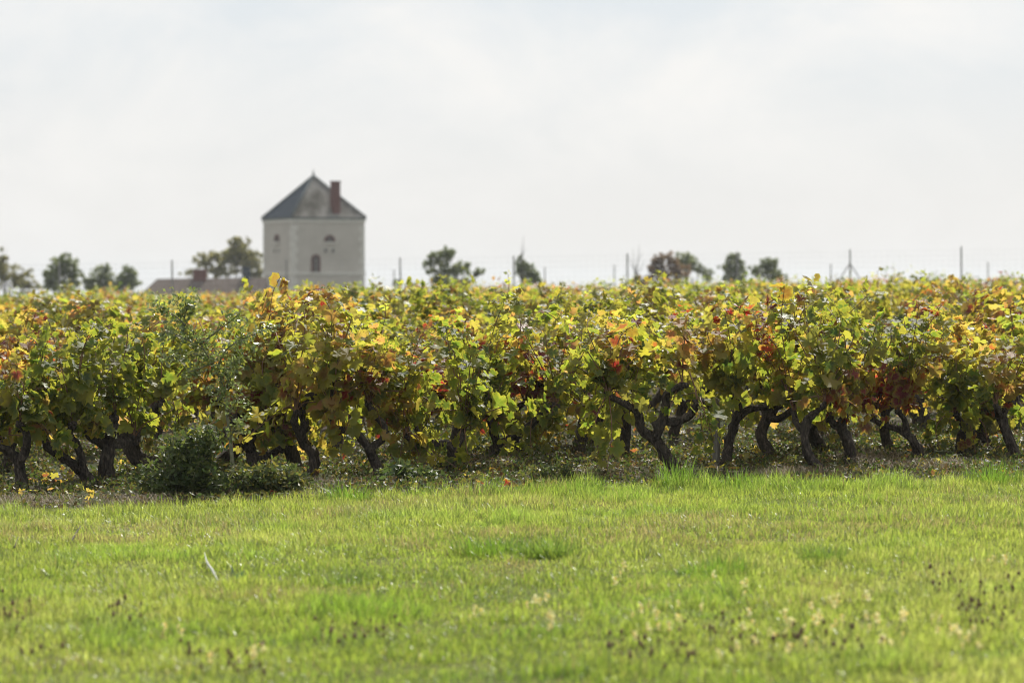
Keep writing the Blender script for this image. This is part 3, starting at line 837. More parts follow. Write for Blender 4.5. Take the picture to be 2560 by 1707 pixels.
for vi, f in enumerate(FRONT):
    rg = np.random.default_rng(100 + vi)
    b = gpix(*f['base'])
    b[1] += 0
    front_bases.append(b)
    D = b[1]
    t = thing('grapevine', b, f['label'], 'grapevine', ROWG)
    def loc(px, py, dy=0.0): return at(px, py, D + dy) - b
    r = f['r'] * .66
    tp = [np.array([0, 0, -.10])] + [np.array([0, 0, 0.])] + [loc(px, py, rg.uniform(-.05, .05)) for px, py in f['trunk']]
    rr = [r * 1.35, r * 1.22] + list(np.linspace(r * 1.02, r * .95, len(f['trunk'])))
    link('trunk', tri_mesh('trunk', *tube(tp, rr, 22, 14, .34, seed=vi * 7)), M_BARK, t)
    heads = []
    for ai, arm in enumerate(f['arms']):
        sdy = rg.choice([-1, 1]) * rg.uniform(.04, .22)
        pts = [loc(px, py, sdy * (k / max(1, len(arm) - 1)) if k else 0) for k, (px, py) in enumerate(arm)]
        if len(pts) == 2: pts = [pts[0], (pts[0] + pts[1]) / 2 + rg.normal(size=3) * .015, pts[1]]
        ra = np.linspace(r * .86, r * .55, len(pts))
        Va, Ta = tube(pts, ra, 20, 12, .38, seed=vi * 7 + ai + 1)
        kn = [(Va, Ta)]
        for _ in range(3):                              # knobbly head
            kn.append(blob(pts[-1] + rg.normal(size=3) * r * .35, r * rg.uniform(.45, .8, 3), rg.integers(1e6), 5, 8, .3))
        link('arm', tri_mesh('arm', *join(kn)), M_BARK, t)
        heads.append(pts[-1])
    ztop = loc(f['cx'], f['top'])[2] + .04; xc = loc(f['cx'], 900)[0]
    zc = .5 * ztop + .20
    centre = np.array([xc, f.get('dy', .10), zc]); radii = np.array([f['hw'], .48, ztop - zc - .02])
    ex = [loc(px, py, rg.uniform(-.35, -.1)) for px, py in f.get('extra', [])]
    canes, leaves = canopy(heads, centre, radii, 18, rg, tall=.10, extra=ex, zmin=f.get('zmin', .30), node=.055, leaf=(.040, .094), hang=.6, low=f.get('low', 3) + 3)
    for P in canes:
        o = link('cane', tri_mesh('cane', *tube(P, np.linspace(.0062, .0028, len(P)), 5, smooth_path=False)), M_CANE, t)
    W = np.array([l[0] for l in leaves]) + b
    PX, PY = project(W)
    tints = []; cache = {}
    for k, lf in enumerate(leaves):
        mood, ck = lf[4]
        for (qx, qy, qr, qm, sh) in PATCH:
            if (PX[k] - qx) ** 2 + (PY[k] - qy) ** 2 < (qr * 1.2) ** 2 and rg.random() < min(1, sh * 1.15):
                mood = qm
        tints.append(shoot_tint(mood, ck, cache, rg))
    order = np.argsort(W[:, 1])                          # those toward the camera show largest
    mine, rest = order[:NOBJ], order[NOBJ:]
    for k in mine:
        q, tip, nrm, sz, _ = leaves[k]
        Mx, o3 = leaf_matrix(q, tip, nrm, sz)
        o = bpy.data.objects.new('leaf', LEAF_ME[rg.integers(0, NV)])
        COL.objects.link(o)
        o.parent = t
        m4 = Matrix.Identity(4)
        for i in range(3):
            for j in range(3): m4[i][j] = float(Mx[i, j])
            m4[i][3] = float(o3[i])
        o.matrix_local = m4
        c = np.clip(tints[k], 0.002, 1)
        o.color = (*[float(x) for x in c], 1)
    if len(rest):
        o = link('foliage', foliage_mesh('foliage', [leaves[k] for k in rest], [tints[k] for k in rest], HI, rg), M_LEAF, t)
        o['kind'] = 'stuff'

# ------------------------------------------------------------------ the rows behind
PROTO = []
for pi in range(16):
    rg = np.random.default_rng(500 + pi)
    lean = rg.normal(size=2) * .12
    hd0 = np.array([lean[0], lean[1], rg.uniform(.30, .42)])
    r = rg.uniform(.036, .052)
    parts = [tube([(0, 0, -.1), (0, 0, 0), hd0 * (.4, .6, .5) + rg.normal(size=3) * .02, hd0], [r * 1.3, r * 1.2, r, r * .95], 10, 6, .22, seed=pi)]
    heads = []
    for ai in range(rg.integers(2, 5)):
        th = rg.uniform(0, 6.28)
        e = hd0 + np.array([math.cos(th) * rg.uniform(.12, .3), math.sin(th) * rg.uniform(.12, .3), rg.uniform(.1, .28)])
        parts.append(tube([hd0, (hd0 + e) / 2 + rg.normal(size=3) * .03, e], [r * .85, r * .7, r * .6], 8, 5, .25, seed=pi * 9 + ai))
        parts.append(blob(e, (r * .8,) * 3, pi * 9 + ai, 4, 7, .3))
        heads.append(e)
    trunk = tri_mesh('trunk', *join(parts)); trunk.materials.append(M_BARK)
    ztop = rg.uniform(1.12, 1.32)
    canes, leaves = canopy(heads, np.array([0, 0, .80]), np.array([.58, .55, ztop - .82]), 19, rg, tall=.14, node=.054, leaf=(.05, .092), hang=.55, low=9, zmin=.10)
    bias = ['mixed', 'yellow', 'mixed', 'yellow', 'mixed', 'peach', 'yellow', 'mixed', 'rust', 'yellow', 'green', 'mixed', 'red', 'rust', 'peach', 'rust'][pi]
    cache = {}
    tints = [shoot_tint(bias if (l[4][1] * 37 % 100) / 100 < (.6 if pi < 12 else .75) else l[4][0], l[4][1], cache, rg) for l in leaves]
    fo = foliage_mesh('foliage', leaves, tints, LO if pi % 2 else HI, rg); fo.materials.append(M_LEAF)
    cb = tri_mesh('cane_bundle', *join([tube(P, np.linspace(.006, .003, len(P)), 4, smooth_path=False) for P in canes])); cb.materials.append(M_CANE)
    PROTO.append((trunk, fo, cb, leaves, tints))
ANG = R(6)
eu = np.array([math.cos(ANG), math.sin(ANG)]); en = np.array([-math.sin(ANG), math.cos(ANG)])
org = np.array([0, 19.7])
spots = []
rg = np.random.default_rng(77)
SECOND = {(560, 1150): 'second row grapevine glimpsed behind the sapling', (736, 1159): 'second row grapevine arching behind the elbowed vine', (1040, 1140): 'second row grapevine behind the long flat arm',
          (1447, 1121): 'second row grapevine whose trunk shows in the gap near centre', (1925, 1136): 'second row grapevine slanting just right of the stake', (2052, 1121): 'second row grapevine behind the slim kinked vine',
          (2222, 1121): 'second row grapevine right of the thick leaning stump', (1560, 1130): 'second row grapevine behind the left arm of the Y-shaped vine', (1300, 1135): 'second row grapevine behind the thick slanting arm', (2440, 1112): 'second row grapevine behind the low yellow and orange one'}
for px, py in SECOND: spots.append(gpix(px, py)[:2])
seclab = dict((tuple(np.round(gpix(*q)[:2], 4)), lab) for q, lab in SECOND.items())
sec = np.array(spots)
fb = np.array(front_bases)[:, 0]
for k in range(0, 42):
    off = 1.75 * k
    for s in np.arange(-40, 40, 1.05):
        p = org + en * (off + rg.normal() * .07) + eu * (s + (k % 2) * .5 + rg.normal() * .10)
        if abs(p[0]) > .2 * p[1] + (1.5 if p[1] < 45 else .7) or p[1] > 88: continue
        if k == 0 and fb.min() - .8 < p[0] < fb.max() + .8: continue
        if k == 1 and np.min(np.linalg.norm(sec - p, axis=1)) < .62: continue
        if np.min(np.linalg.norm(np.array(front_bases)[:, :2] - p, axis=1)) < .9: continue
        spots.append(p)
spots = np.array(sorted(spots, key=lambda q: q[1]))
NIND = 284
BACK = 'grapevines in the rows behind the front row'
LAB = {0: 'yellow green grapevine in the row just behind the front vines', 1: 'out of focus yellow green grapevine in the middle rows, only its leafy top showing', 2: 'blurred yellow green grapevine far back in the rows toward the fence'}
protoorder = [0, 1, 2, 3, 4, 6, 7, 9, 11, 1, 3, 5, 0, 2, 10, 9, 6, 7, 8, 4, 3, 1, 11, 5]
TURNED = [(-60, 140, .95, 31), (1640, 1790, .7, 34), (1000, 1120, .25, 30), (1900, 2020, .5, 32), (2060, 2240, .35, 34), (2280, 2620, .65, 45), (860, 960, .3, 30)]      # stretches of the rows where leaves have turned (px range)
def proto_for(p):
    px = project(np.array([p[0], p[1], 1.0]))[0]
    for a_, b_, sh, dm in TURNED:
        if a_ < px < b_ and p[1] < dm and rg.random() < sh: return [12, 13, 14, 15, 8][rg.integers(0, 5)]
    if rg.random() < .24: return [12, 13, 14, 15][rg.integers(0, 4)]
    return protoorder[rg.integers(0, len(protoorder))]
TALL = {}
TLAB = {}
for px, py, tl in ((1085, 650, 'tall yellow green grapevine shoots rising before the spreading tree right of the tower'), (1310, 685, 'grapevine top standing up before the small narrow tree'), (700, 688, 'grapevine top overlapping the left wall of the tower'),
                   (820, 695, 'grapevine top overlapping the right wall of the tower'), (1630, 672, 'grapevine top before the left side of the russet tree'),
                   (1380, 690, 'grapevine top standing up just right of the small narrow tree'), (2130, 668, 'grapevine top at the foot of the propped fence post'), (2350, 665, 'grapevine top just left of the last fence post on the right'),
                   (2040, 675, 'grapevine top between the low rounded tree and the propped fence post'), (2530, 668, 'grapevine top on the skyline at the right edge of the photo'), (190, 705, 'grapevine top below the dark green pointed tree'),
                   (1120, 690, 'grapevine top at the foot of the spreading tree right of the tower'), (900, 700, 'grapevine top just right of the tower corner')):
    cand = [(abs(project(np.array([q[0], q[1], 1.2]))[0] - px), k) for k, q in enumerate(spots[:NIND]) if 28 < q[1] < 41]
    k = min(cand)[1]; q = spots[k]
    if k not in TALL: TLAB[k] = tl
    TALL[k] = float(min(1.42, (at(px, py, q[1])[2] - ground(*q)) / 1.32))
for i, p in enumerate(spots[:NIND]):
    pk = proto_for(p)
    tr, fo, cb, _, _ = PROTO[pk]
    near_ = p[1] < 31
    look = ('red and rust leaved grapevine in the rows close behind the front one' if near_ else 'blurred rust coloured grapevine far back in the rows') if pk in (8, 12, 13, 15) else ('peach and gold leaved grapevine in the rows close behind the front one' if near_ else 'blurred peach and gold grapevine far back in the rows') if pk in (5, 14) else None
    t = thing('grapevine', (p[0], p[1], float(ground(*p))), seclab.get(tuple(np.round(p, 4))) or TLAB.get(i) or look or LAB[0 if p[1] < 22.6 else (1 if p[1] < 31 else 2)], 'grapevine', BACK)
    t.rotation_euler = (0, 0, rg.uniform(0, 6.28))
    sc1 = rg.uniform(.88, 1.08)
    t.scale = (sc1, sc1, sc1 * rg.uniform(.90, 1.10) * (1.2 if rg.random() < .06 else 1))
    if 330 < project(np.array([p[0], p[1], 1.2]))[0] < 690: t.scale.z = min(t.scale.z, .97)
    if i in TALL: t.scale = (.95, .95, TALL[i])
    g = rg.uniform(.85, 1.15)
    link('trunk', tr, None, t)
    o = link('foliage', fo, None, t); o['kind'] = 'stuff'
    o.color = (g * rg.uniform(.9, 1.12), g, g * rg.uniform(.85, 1.1), 1)
    link('cane_bundle', cb, None, t)
# the rows beyond: too many to keep apart, one mass of leafy vines
Vs, Ts, Cs, n = [], [], [], 0
flat = []
for (_, _, _, lv, ti) in PROTO:
    Q = np.array([l[0] for l in lv]); S = np.array([l[3] for l in lv])
    Tp = np.array([l[1] for l in lv]); Nr = np.array([l[2] for l in lv])
    keep = Q[:, 2] > .55
    Q, S, Tp, Nr, C = Q[keep], S[keep], Tp[keep], Nr[keep], np.array(ti)[keep]
    X = np.cross(Tp, Nr)
    V4 = np.stack([Q - Tp * S[:, None] * .25, Q + X * S[:, None] * .75 + Tp * S[:, None] * .25, Q + Tp * S[:, None], Q - X * S[:, None] * .75 + Tp * S[:, None] * .25], 1)
    flat.append((V4, C))
for p in spots[NIND:]:
    V4, C = flat[proto_for(p)]
    sel = rg.random(len(C)) < .62
    V4, C = V4[sel], C[sel]
    a_ = rg.uniform(0, 6.28); ca, sa = math.cos(a_), math.sin(a_); s1 = np.array([1, 1, .97 if 330 < project(np.array([p[0], p[1], 1.2]))[0] < 690 else rg.uniform(.92, 1.12) * (1.18 if rg.random() < .07 else 1)])
    W = np.stack([V4[..., 0] * ca - V4[..., 1] * sa, V4[..., 0] * sa + V4[..., 1] * ca, V4[..., 2]], -1) * s1 + np.array([p[0], p[1], float(ground(*p))])
    Vs.append(W.reshape(-1, 3)); Cs.append(np.repeat(C * rg.uniform(.85, 1.15), 4, 0))
    i = n + np.arange(len(C))[:, None] * 4
    Ts.append(np.vstack([i + [0, 1, 2], i + [0, 2, 3]])); n += 4 * len(C)
M_FARV = leaf_mat('far_vine_leaf', .46, .5, .60, .55, 1.45, False)
tag(link('vine_rows', tri_mesh('vine_rows', np.vstack(Vs), np.vstack(Ts), np.clip(np.vstack(Cs), 0, 1), smooth=False), M_FARV),
    'mass of blurred yellow green vine tops in the farthest rows', 'vines', kind='stuff')
print('vines', len(spots), 'far tris', n // 2)

# ------------------------------------------------------------------ wooden stake
p = gpix(1790, 1158); zt = at(1790, 998, p[1])[2] - p[2]
stk = [(0, 0, -.1), (.004, 0, zt * .5), (-.003, 0, zt)]
V, T = tube(stk, [.031, .031, .029], 8, 6, .05, 3)
tag(link('vine_stake', tri_mesh('vine_stake', V, T, smooth=True), M_STAKE, loc=p), 'grey weathered wooden stake standing among the vine trunks', 'stake')

# ------------------------------------------------------------------ sapling and bushes at the row's foot
def small_leaves(P, N_, size, cols, rg, aspect=.9):
    V, T = quads_leaves(P, size, rg, N_, aspect, .7)
    c = np.array(cols)[rg.integers(0, len(cols), len(P))] * rg.uniform(.7, 1.25, (len(P), 1))
    return V, T, np.repeat(c, 4, 0)
GW = [(.15, .20, .06), (.20, .25, .08), (.26, .30, .12), (.32, .32, .07)]
def sapling():
    rg = np.random.default_rng(31)
    b = gpix(588, 1214); D = b[1]
    loc = lambda px, py, dy=0: at(px, py, D + dy) - b
    t = thing('sapling', b, 'slender grey green sapling leaning left across the front vines', 'sapling')
    stem = [np.array([0, 0, -.05]), loc(580, 1150), loc(574, 1080), loc(560, 990, -.02), loc(545, 915, -.04)]
    link('stem', tri_mesh('stem', *tube(stem, [.017, .015, .013, .010, .008], 8, 6, .06)), M_STEM, t)
    br = [[(556, 960), (520, 890), (480, 830), (452, 780), (432, 745)], [(545, 915), (560, 880), (600, 850), (650, 830), (690, 815)], [(550, 950), (565, 930), (590, 905), (625, 880)], [(510, 875), (470, 850), (425, 832), (395, 828)],
          [(485, 835), (450, 800), (410, 770), (388, 755)], [(500, 860), (540, 830), (580, 800), (600, 780)], [(570, 1040), (590, 1005), (605, 970)], [(565, 1010), (545, 985), (530, 960)], [(460, 795), (470, 765), (480, 745)],
          [(575, 1090), (595, 1065), (610, 1050)], [(520, 890), (485, 885), (440, 890), (410, 895)], [(535, 905), (500, 920), (470, 930)], [(560, 980), (575, 940), (580, 890)]]
    P, N_ = [], []
    for i, q in enumerate(br):
        dy = rg.uniform(-.22, .02)
        pts = [loc(px, py, dy * k / (len(q) - 1) - .03) for k, (px, py) in enumerate(q)]
        link('branch', tri_mesh('branch', *tube(pts, np.linspace(.0075, .002, len(pts)), 6, 4)), M_STEM, t)
        S = crom(pts, 14)
        for p_ in S[4:]:
            m = rg.integers(3, 7)
            # short side twigs carry the leaves
            d = unit(rg.normal(size=3) * (1, .8, .7)) * rg.uniform(.02, .13)
            for _ in range(m):
                P.append(p_ + d * rg.uniform(.3, 1.1) + rg.normal(size=3) * .014); N_.append(unit(rg.normal(size=3) * .6 + (0, -.1, .8)))
    P = np.array(P); N_ = np.array(N_)
    V, T, c = small_leaves(P, N_, .022, GW, rg, 1.1)
    o = link('foliage', tri_mesh('foliage', V, T, c, smooth=False), M_SILVER, t); o['kind'] = 'stuff'
sapling()
def bush(name, label, cat, base_px, lobes, n, size, cols, seed, nst=12):
    rg = np.random.default_rng(seed)
    b = gpix(*base_px); D = b[1]
    t = thing(name, b, label, cat)
    P = []; st = []
    for (px, py, rx, ry) in lobes:
        c = at(px, py, D) - b; r = np.array([rx, rx, ry]) * D / FPX
        for _ in range(max(2, nst // len(lobes))):
            d = unit(rg.normal(size=3)); d[2] = abs(d[2])
            e = c + d * r * rg.uniform(.8, 1.3)
            f_ = np.array([e[0] * .3, e[1] * .3, 0])
            pts = [f_, (f_ + e) / 2 + (0, 0, .03), e]
            st.append(pts)
            S = crom(pts, 12)
            m = int(n / (nst))
            k = rg.integers(5, len(S), m)
            P.append(S[k] + rg.normal(size=(m, 3)) * .03)
        m = n // (2 * len(lobes))
        P.append(c + rg.normal(size=(m, 3)) * r * .52)
    for pts in st[:nst]:
        link('stem', tri_mesh('stem', *tube(pts, [.006, .004, .002], 5, 4)), M_STEM, t)
    P = np.vstack(P); P = P[P[:, 2] > .004]
    N_ = np.tile([0, -.1, .8], (len(P), 1)) + .6 * rg.normal(size=(len(P), 3))
    V, T, c = small_leaves(P, N_, size, cols, rg, 1.0)
    o = link('foliage', tri_mesh('foliage', V, T, c, smooth=False), M_WEED, t); o['kind'] = 'stuff'
GD = [(.075, .12, .035), (.10, .145, .042), (.15, .18, .05)]
GY = [(.10, .14, .04), (.15, .18, .05), (.24, .22, .05), (.08, .11, .035)]
bush('bush', 'dark leafy bush at the foot of the vines left of the sapling', 'bush', (455, 1244), [(455, 1180, 85, 60), (390, 1212, 65, 35), (525, 1212, 60, 32), (470, 1130, 60, 50), (510, 1100, 42, 42)], 2000, .027, GD + [(.14, .17, .045)], 41, 30)
bush('bramble', 'low glinting bramble patch right of the sapling stem', 'bramble', (680, 1238), [(650, 1215, 60, 25), (720, 1205, 60, 28), (610, 1195, 40, 30), (680, 1180, 45, 22)], 1900, .022, GY, 42, 20)
bush('weed_clump', 'low green weed clump between the leaning vine and the flat-armed vine', 'weed', (1010, 1218), [(1000, 1195, 55, 26), (1050, 1200, 40, 20)], 700, .03, GD, 43, 10)
bush('weed_clump', 'small pale weed clump at the foot of the vines near centre', 'weed', (1340, 1205), [(1340, 1190, 60, 16), (1400, 1192, 40, 12)], 700, .02, GY, 44, 10)

# ------------------------------------------------------------------ undergrowth, fallen leaves and straw between the rows
rg = np.random.default_rng(60)
def scatter(n, y0, y1, dens=None):
    y = rg.uniform(y0, y1, n * 2) ; x = rg.uniform(-1, 1, n * 2) * (.205 * y + 1.5)
    k = y > edge_y(x) - .05
    if dens is not None: k &= rg.random(len(x)) < dens(x, y)
    x, y = x[k][:n], y[k][:n]
    return np.stack([x, y, ground(x, y) - .03 + .05 * (vnoise(x * 1.1, y * 1.1, 3) - .5)], -1)
patch = lambda x, y: np.clip((vnoise(x * 1.4, y * 1.4, 21) * .6 + vnoise(x * 4, y * 4, 22) * .4 - .30) * 3.2, .10, 1) * (.55 + .45 * sstep(0, .4, y - edge_y(x)))
P = np.vstack([scatter(74000, 16.6, 24, patch), scatter(30000, 24, 40, lambda x, y: np.clip((vnoise(x, y, 23) - .25) * 3, .1, 1))])
hgt = rg.random(len(P)) ** 1.6 * (.03 + .10 * vnoise(P[:, 0] * 2.2, P[:, 1] * 2.2, 5))
P[:, 2] += hgt + .01
N_ = np.tile([0, 0, .9], (len(P), 1)) + .5 * rg.normal(size=P.shape)
V, T, c = small_leaves(P, N_, .020, [(.07, .115, .025), (.10, .14, .03), (.15, .17, .035), (.21, .18, .045), (.10, .07, .035)], rg, 1.1)
tag(link('undergrowth', tri_mesh('undergrowth', V, T, c, smooth=False), M_WEED), 'low green and yellow weeds covering the soil under the vines', 'weeds', kind='stuff')
Q = scatter(1500, 16.7, 30, lambda x, y: sstep(.1, .8, y - edge_y(x)))
lv, ti = [], []
for q in Q:
    nn = unit(np.array([0, 0, 1.]) + .5 * rg.normal(size=3)); tp = rg.normal(size=3); tp = unit(tp - nn * np.dot(tp, nn))
    lv.append((q + (0, 0, rg.uniform(.02, .06)), tp, nn, rg.uniform(.03, .055), None))
    ti.append(np.array(PAL[['brown', 'rust', 'gold', 'peach', 'yellow', 'red'][rg.choice(6, p=[.34, .2, .16, .14, .1, .06])]]) * rg.uniform(.7, 1.2))
tag(link('fallen_leaves', foliage_mesh('fallen_leaves', lv, ti, HI, rg), M_LEAF), 'brown, rust and yellow vine leaves fallen on the soil', 'leaves', kind='stuff')
def blades(P, head, lean, hgt, wid, cols, seg3=True):
    n = len(P)
    dx, dy = np.cos(head), np.sin(head)
    fa = head + math.pi / 2 
    wx, wy = np.cos(fa) * wid / 2, np.sin(fa) * wid / 2
    up = np.sqrt(np.clip(1 - lean ** 2, .05, 1))
    m = P + np.stack([dx * hgt * lean * .30, dy * hgt * lean * .30, hgt * .58 * np.maximum(up, .6)], -1)
    t = P + np.stack([dx * hgt * lean, dy * hgt * lean, hgt * up], -1)
    w = np.stack([wx, wy, wx * 0], -1)
    V = np.stack([P - w, P + w, m - w * .8, m + w * .8, t], 1).reshape(-1, 3)
    i = np.arange(n)[:, None] * 5
    T = np.concatenate([i + [0, 1, 3], i + [0, 3, 2], i + [2, 3, 4]])
    return V, T, np.repeat(cols, 5, 0)
# straw lies flat in drifts along the edge of the soil
SP = []
for px, py, rx, n_ in ((60, 1262, 130, 800), (360, 1258, 110, 900), (590, 1232, 60, 900), (1990, 1188, 140, 1300), (2170, 1145, 70, 900), (1260, 1160, 90, 700), (1560, 1190, 160, 700), (2420, 1170, 120, 700), (830, 1215, 120, 500), (2240, 1165, 90, 600)):
    g = gpix(px, py)
    SP.append(g + np.stack([rg.normal(size=n_) * rx * g[1] / FPX * .6, rg.normal(size=n_) * .20, rg.random(n_) * .035 - .012], -1))
SP = np.vstack(SP)
m = len(SP)
V, T, c = blades(SP, rg.uniform(0, 6.28, m), rg.uniform(.9, .995, m), rg.uniform(.05, .16, m), rg.uniform(.002, .004, m), np.array([(.30, .23, .145)]) * rg.uniform(.35, 1.1, (m, 1)))
tag(link('straw', tri_mesh('straw', V, T, c, smooth=False), M_STRAW), 'dry straw lying in drifts along the edge of the vineyard soil', 'straw', kind='stuff')
g = gpix(592, 1236)
m = 900
q = g + np.stack([rg.normal(size=m) * .07, rg.normal(size=m) * .05, np.zeros(m)], -1)
V, T, c = blades(q - g, rg.uniform(0, 6.28, m), rg.uniform(.5, .95, m), rg.uniform(.06, .19, m), rg.uniform(.002, .004, m), np.array([(.30, .22, .15)]) * rg.uniform(.5, 1.1, (m, 1)))
tag(link('dry_tuft', tri_mesh('dry_tuft', V, T, c, smooth=False), M_STRAW, loc=g), 'rounded tuft of dead brown grass below the sapling', 'dead grass')

# ------------------------------------------------------------------ lawn grass
rg = np.random.default_rng(90)
NB = 590000
y = np.sqrt(rg.uniform(8.3 ** 2, 19.2 ** 2, int(NB * 1.9)))
x = rg.uniform(-1, 1, len(y)) * (.2 * y + 1.7)
ey = edge_y(x)
dn = .55 + .45 * vnoise(x * 3, y * 3, 31)
k = (y < ey + .02 + .10 * (rg.random(len(y)) - .3)) & (rg.random(len(y)) < dn)
x, y, ey = x[k][:NB], y[k][:NB], ey[k][:NB]
n_ = len(x)
big = vnoise(x * .55 + 3, y * .55, 33) * .6 + vnoise(x * 1.7, y * 1.7, 34) * .4
cl = vnoise(x * 6, y * 6, 35)
hg = (.020 + .036 * rg.random(n_)) * (.40 + 1.35 * cl ** 1.4) * (.75 + .7 * big)
dE = ey - y
hg *= 1 + .7 * sstep(.45, 0, dE) * (.4 + 1.2 * vnoise(x * 2.5, y * 0 + 1, 36))
head = rg.uniform(0, 6.28, n_) * .75 + vnoise(x * 1.1, y * 1.1, 37) * 5
lean = rg.uniform(.25, .96, n_)
wid = rg.uniform(.0022, .0044, n_) * (1 + .03 * (15 - y))
dryn = vnoise(x * .9 + 7, y * 1.5, 38) * .65 + vnoise(x * 3.5, y * 3.5, 39) * .35
dryn = dryn + .16 * np.exp(-((y - 14.6 + .12 * x) / .55) ** 2) - .14 * sstep(13.5, 11, y)
dry = (rg.random(n_) < np.clip((dryn - .53) * 2.2, .06, .6))
gA, gB, gC = np.array([.23, .33, .055]), np.array([.36, .43, .075]), np.array([.48, .51, .16])
mixv = np.clip(big * 1.1 + rg.normal(size=n_) * .25, 0, 1)[:, None]
col = np.where(mixv < .5, gA + (gB - gA) * mixv * 2, gB + (gC - gB) * (mixv - .5) * 2) * rg.uniform(.5, 1.4, (n_, 1))
fresh = sstep(.58, .85, vnoise(x * 1.3 + 9, y * 1.9, 51) * .7 + vnoise(x * 5, y * 5, 52) * .3)[:, None]
col = col * (1 - fresh) + col * np.array([.74, .90, .72]) * fresh
hg = hg * (1 + .55 * fresh[:, 0])
col[dry] = np.array([.40, .33, .17]) * rg.uniform(.6, 1.15, (dry.sum(), 1))
P = np.stack([x, y, ground(x, y) + .008], -1)
V, T, c = blades(P, head, lean, hg, wid, col)
# coarser arching blades in loose clumps all over the lawn
m = 48000
x3 = rg.uniform(-1, 1, m * 3); y3 = np.sqrt(rg.uniform(8.3 ** 2, 19.0 ** 2, m * 3)); x3 *= .2 * y3 + 1.7
kk = (y3 < edge_y(x3)) & (rg.random(len(x3)) < np.clip((vnoise(x3 * 2.6 + 5, y3 * 3.4, 61) * .6 + vnoise(x3 * 9, y3 * 9, 62) * .4 - .46) * 5, .02, 1))
x3, y3 = x3[kk][:m], y3[kk][:m]; m = len(x3)
V3, T3, c3 = blades(np.stack([x3, y3, ground(x3, y3)], -1), rg.uniform(0, 6.28, m), rg.uniform(.35, .97, m), rg.uniform(.045, .115, m), rg.uniform(.0035, .0068, m), (gA + (gB - gA) * rg.random((m, 1))) * rg.uniform(.65, 1.15, (m, 1)))
T = np.vstack([T, T3 + len(V)]); V = np.vstack([V, V3]); c = np.vstack([c, c3])
# stray taller blades along the soil edge
m = 5200
x2 = rg.uniform(-5.4, 5.4, m); y2 = edge_y(x2) - rg.random(m) ** 2 * .35 + .04
kk = rg.random(m) < np.clip((vnoise(x2 * 3.2, x2 * 0 + 2, 44) - .30) * 2.2, .05, 1); x2, y2 = x2[kk], y2[kk]; m = len(x2)
V2, T2, c2 = blades(np.stack([x2, y2, ground(x2, y2)], -1), rg.uniform(0, 6.28, m), rg.uniform(.1, .8, m), rg.uniform(.04, .13, m), rg.uniform(.0028, .0055, m), (gB * .95) * rg.uniform(.8, 1.2, (m, 1)))
T = np.vstack([T, T2 + len(V)]); V = np.vstack([V, V2]); c = np.vstack([c, c2])
tag(link('grass', tri_mesh('grass', V, T, c, smooth=False), M_GRASS), 'bright green mown lawn grass in front of the vines', 'grass', kind='stuff')

TUFTS = [((1690, 1226), .24, .16, 260, 'B', 'tall arching grass tuft at the foot of the Y-shaped vine'), ((1850, 1228), .17, .16, 200, 'B', 'upright grass tuft at the soil edge below the stake'),
         ((2480, 1218), .22, .20, 300, 'B', 'tall grass tuft at the soil edge near the right side'), ((1450, 1238), .15, .18, 200, 'B', 'loose grass tuft at the soil edge near centre'),
         ((870, 1258), .17, .18, 220, 'B', 'grass tuft at the soil edge below the leaning vine'), ((1370, 1398), .14, .16, 420, 'D', 'dark green tussock in the middle of the lawn'),
         ((1240, 1392), .14, .26, 420, 'B', 'fresh long grass clump left of the dark tussock'), ((600, 1374), .08, .14, 300, 'D', 'small dark grass clump left of the lawn centre'),
         ((2055, 1412), .13, .13, 300, 'D', 'dark green tussock in the right part of the lawn'), ((1800, 1440), .12, .22, 320, 'B', 'soft grass clump below the row of tussocks'),
         ((2330, 1232), .07, .18, 240, 'D', 'flattened dark grass clump near the soil edge right of the stake'), ((2510, 1252), .07, .20, 260, 'D', 'flattened dark grass clump at the right edge of the photo')]
for (px, py), hh, sp, n_, kd, lab in TUFTS:
    g = gpix(px, py)
    a_ = rg.uniform(0, 6.28, n_); rr = rg.random(n_) ** .6 * sp * .95
    P = np.stack([np.cos(a_) * rr, np.sin(a_) * rr * .7, np.zeros(n_)], -1)
    base = np.array([.16, .27, .035]) if kd == 'B' else np.array([.18, .27, .05])
    lo = .45 if hh < .1 else .15
    V, T, c = blades(P, a_ + rg.normal(size=n_) * .5, rg.uniform(lo, .93, n_), hh * rg.uniform(.45, 1.15, n_), rg.uniform(.003, .0065, n_), base * rg.uniform(.75, 1.3, (n_, 1)))
    tag(link('grass_tuft', tri_mesh('grass_tuft', V, T, c, smooth=False), M_GRASS, loc=g), lab, 'grass tuft', 'grass tufts in and along the lawn')

# ------------------------------------------------------------------ wildflowers and seed heads in the foreground
M_PETAL = leaf_mat('pale_petal', .6, .2, .45, .9, 1.0, False, (1, 1, .85))
M_SEED = simple('seed_head', [(.3, (.09, .058, .035)), (.7, (.22, .15, .095))], 90, .9, .15)
def flower_mesh(seed):
    rg = np.random.default_rng(seed)
    hh = rg.uniform(.09, .15); stem = [(0, 0, -.01), (rg.normal() * .006, rg.normal() * .006, hh * .6), (rg.normal() * .012, rg.normal() * .012, hh)]
    st = tri_mesh('stem', *tube(stem, [.0016, .0013, .001], 4, 3)); st.materials.append(M_STEM)
    Pq = np.array([np.array(stem[2]) + (0, 0, -.035 + .055 * (i % 9) / 8) + rg.normal(size=3) * (.009, .009, .005) for i in range(26)])
    V, T = quads_leaves(Pq, .0105, rg, None, 1.6)
    Cs = np.repeat(np.array([(.90, .81, .45), (.90, .85, .58), (.88, .66, .20)])[rg.choice(3, 26, p=[.5, .35, .15])], 4, 0)
    bl = tri_mesh('blossom', V, T, Cs, smooth=False); bl.materials.append(M_PETAL)
    return st, bl
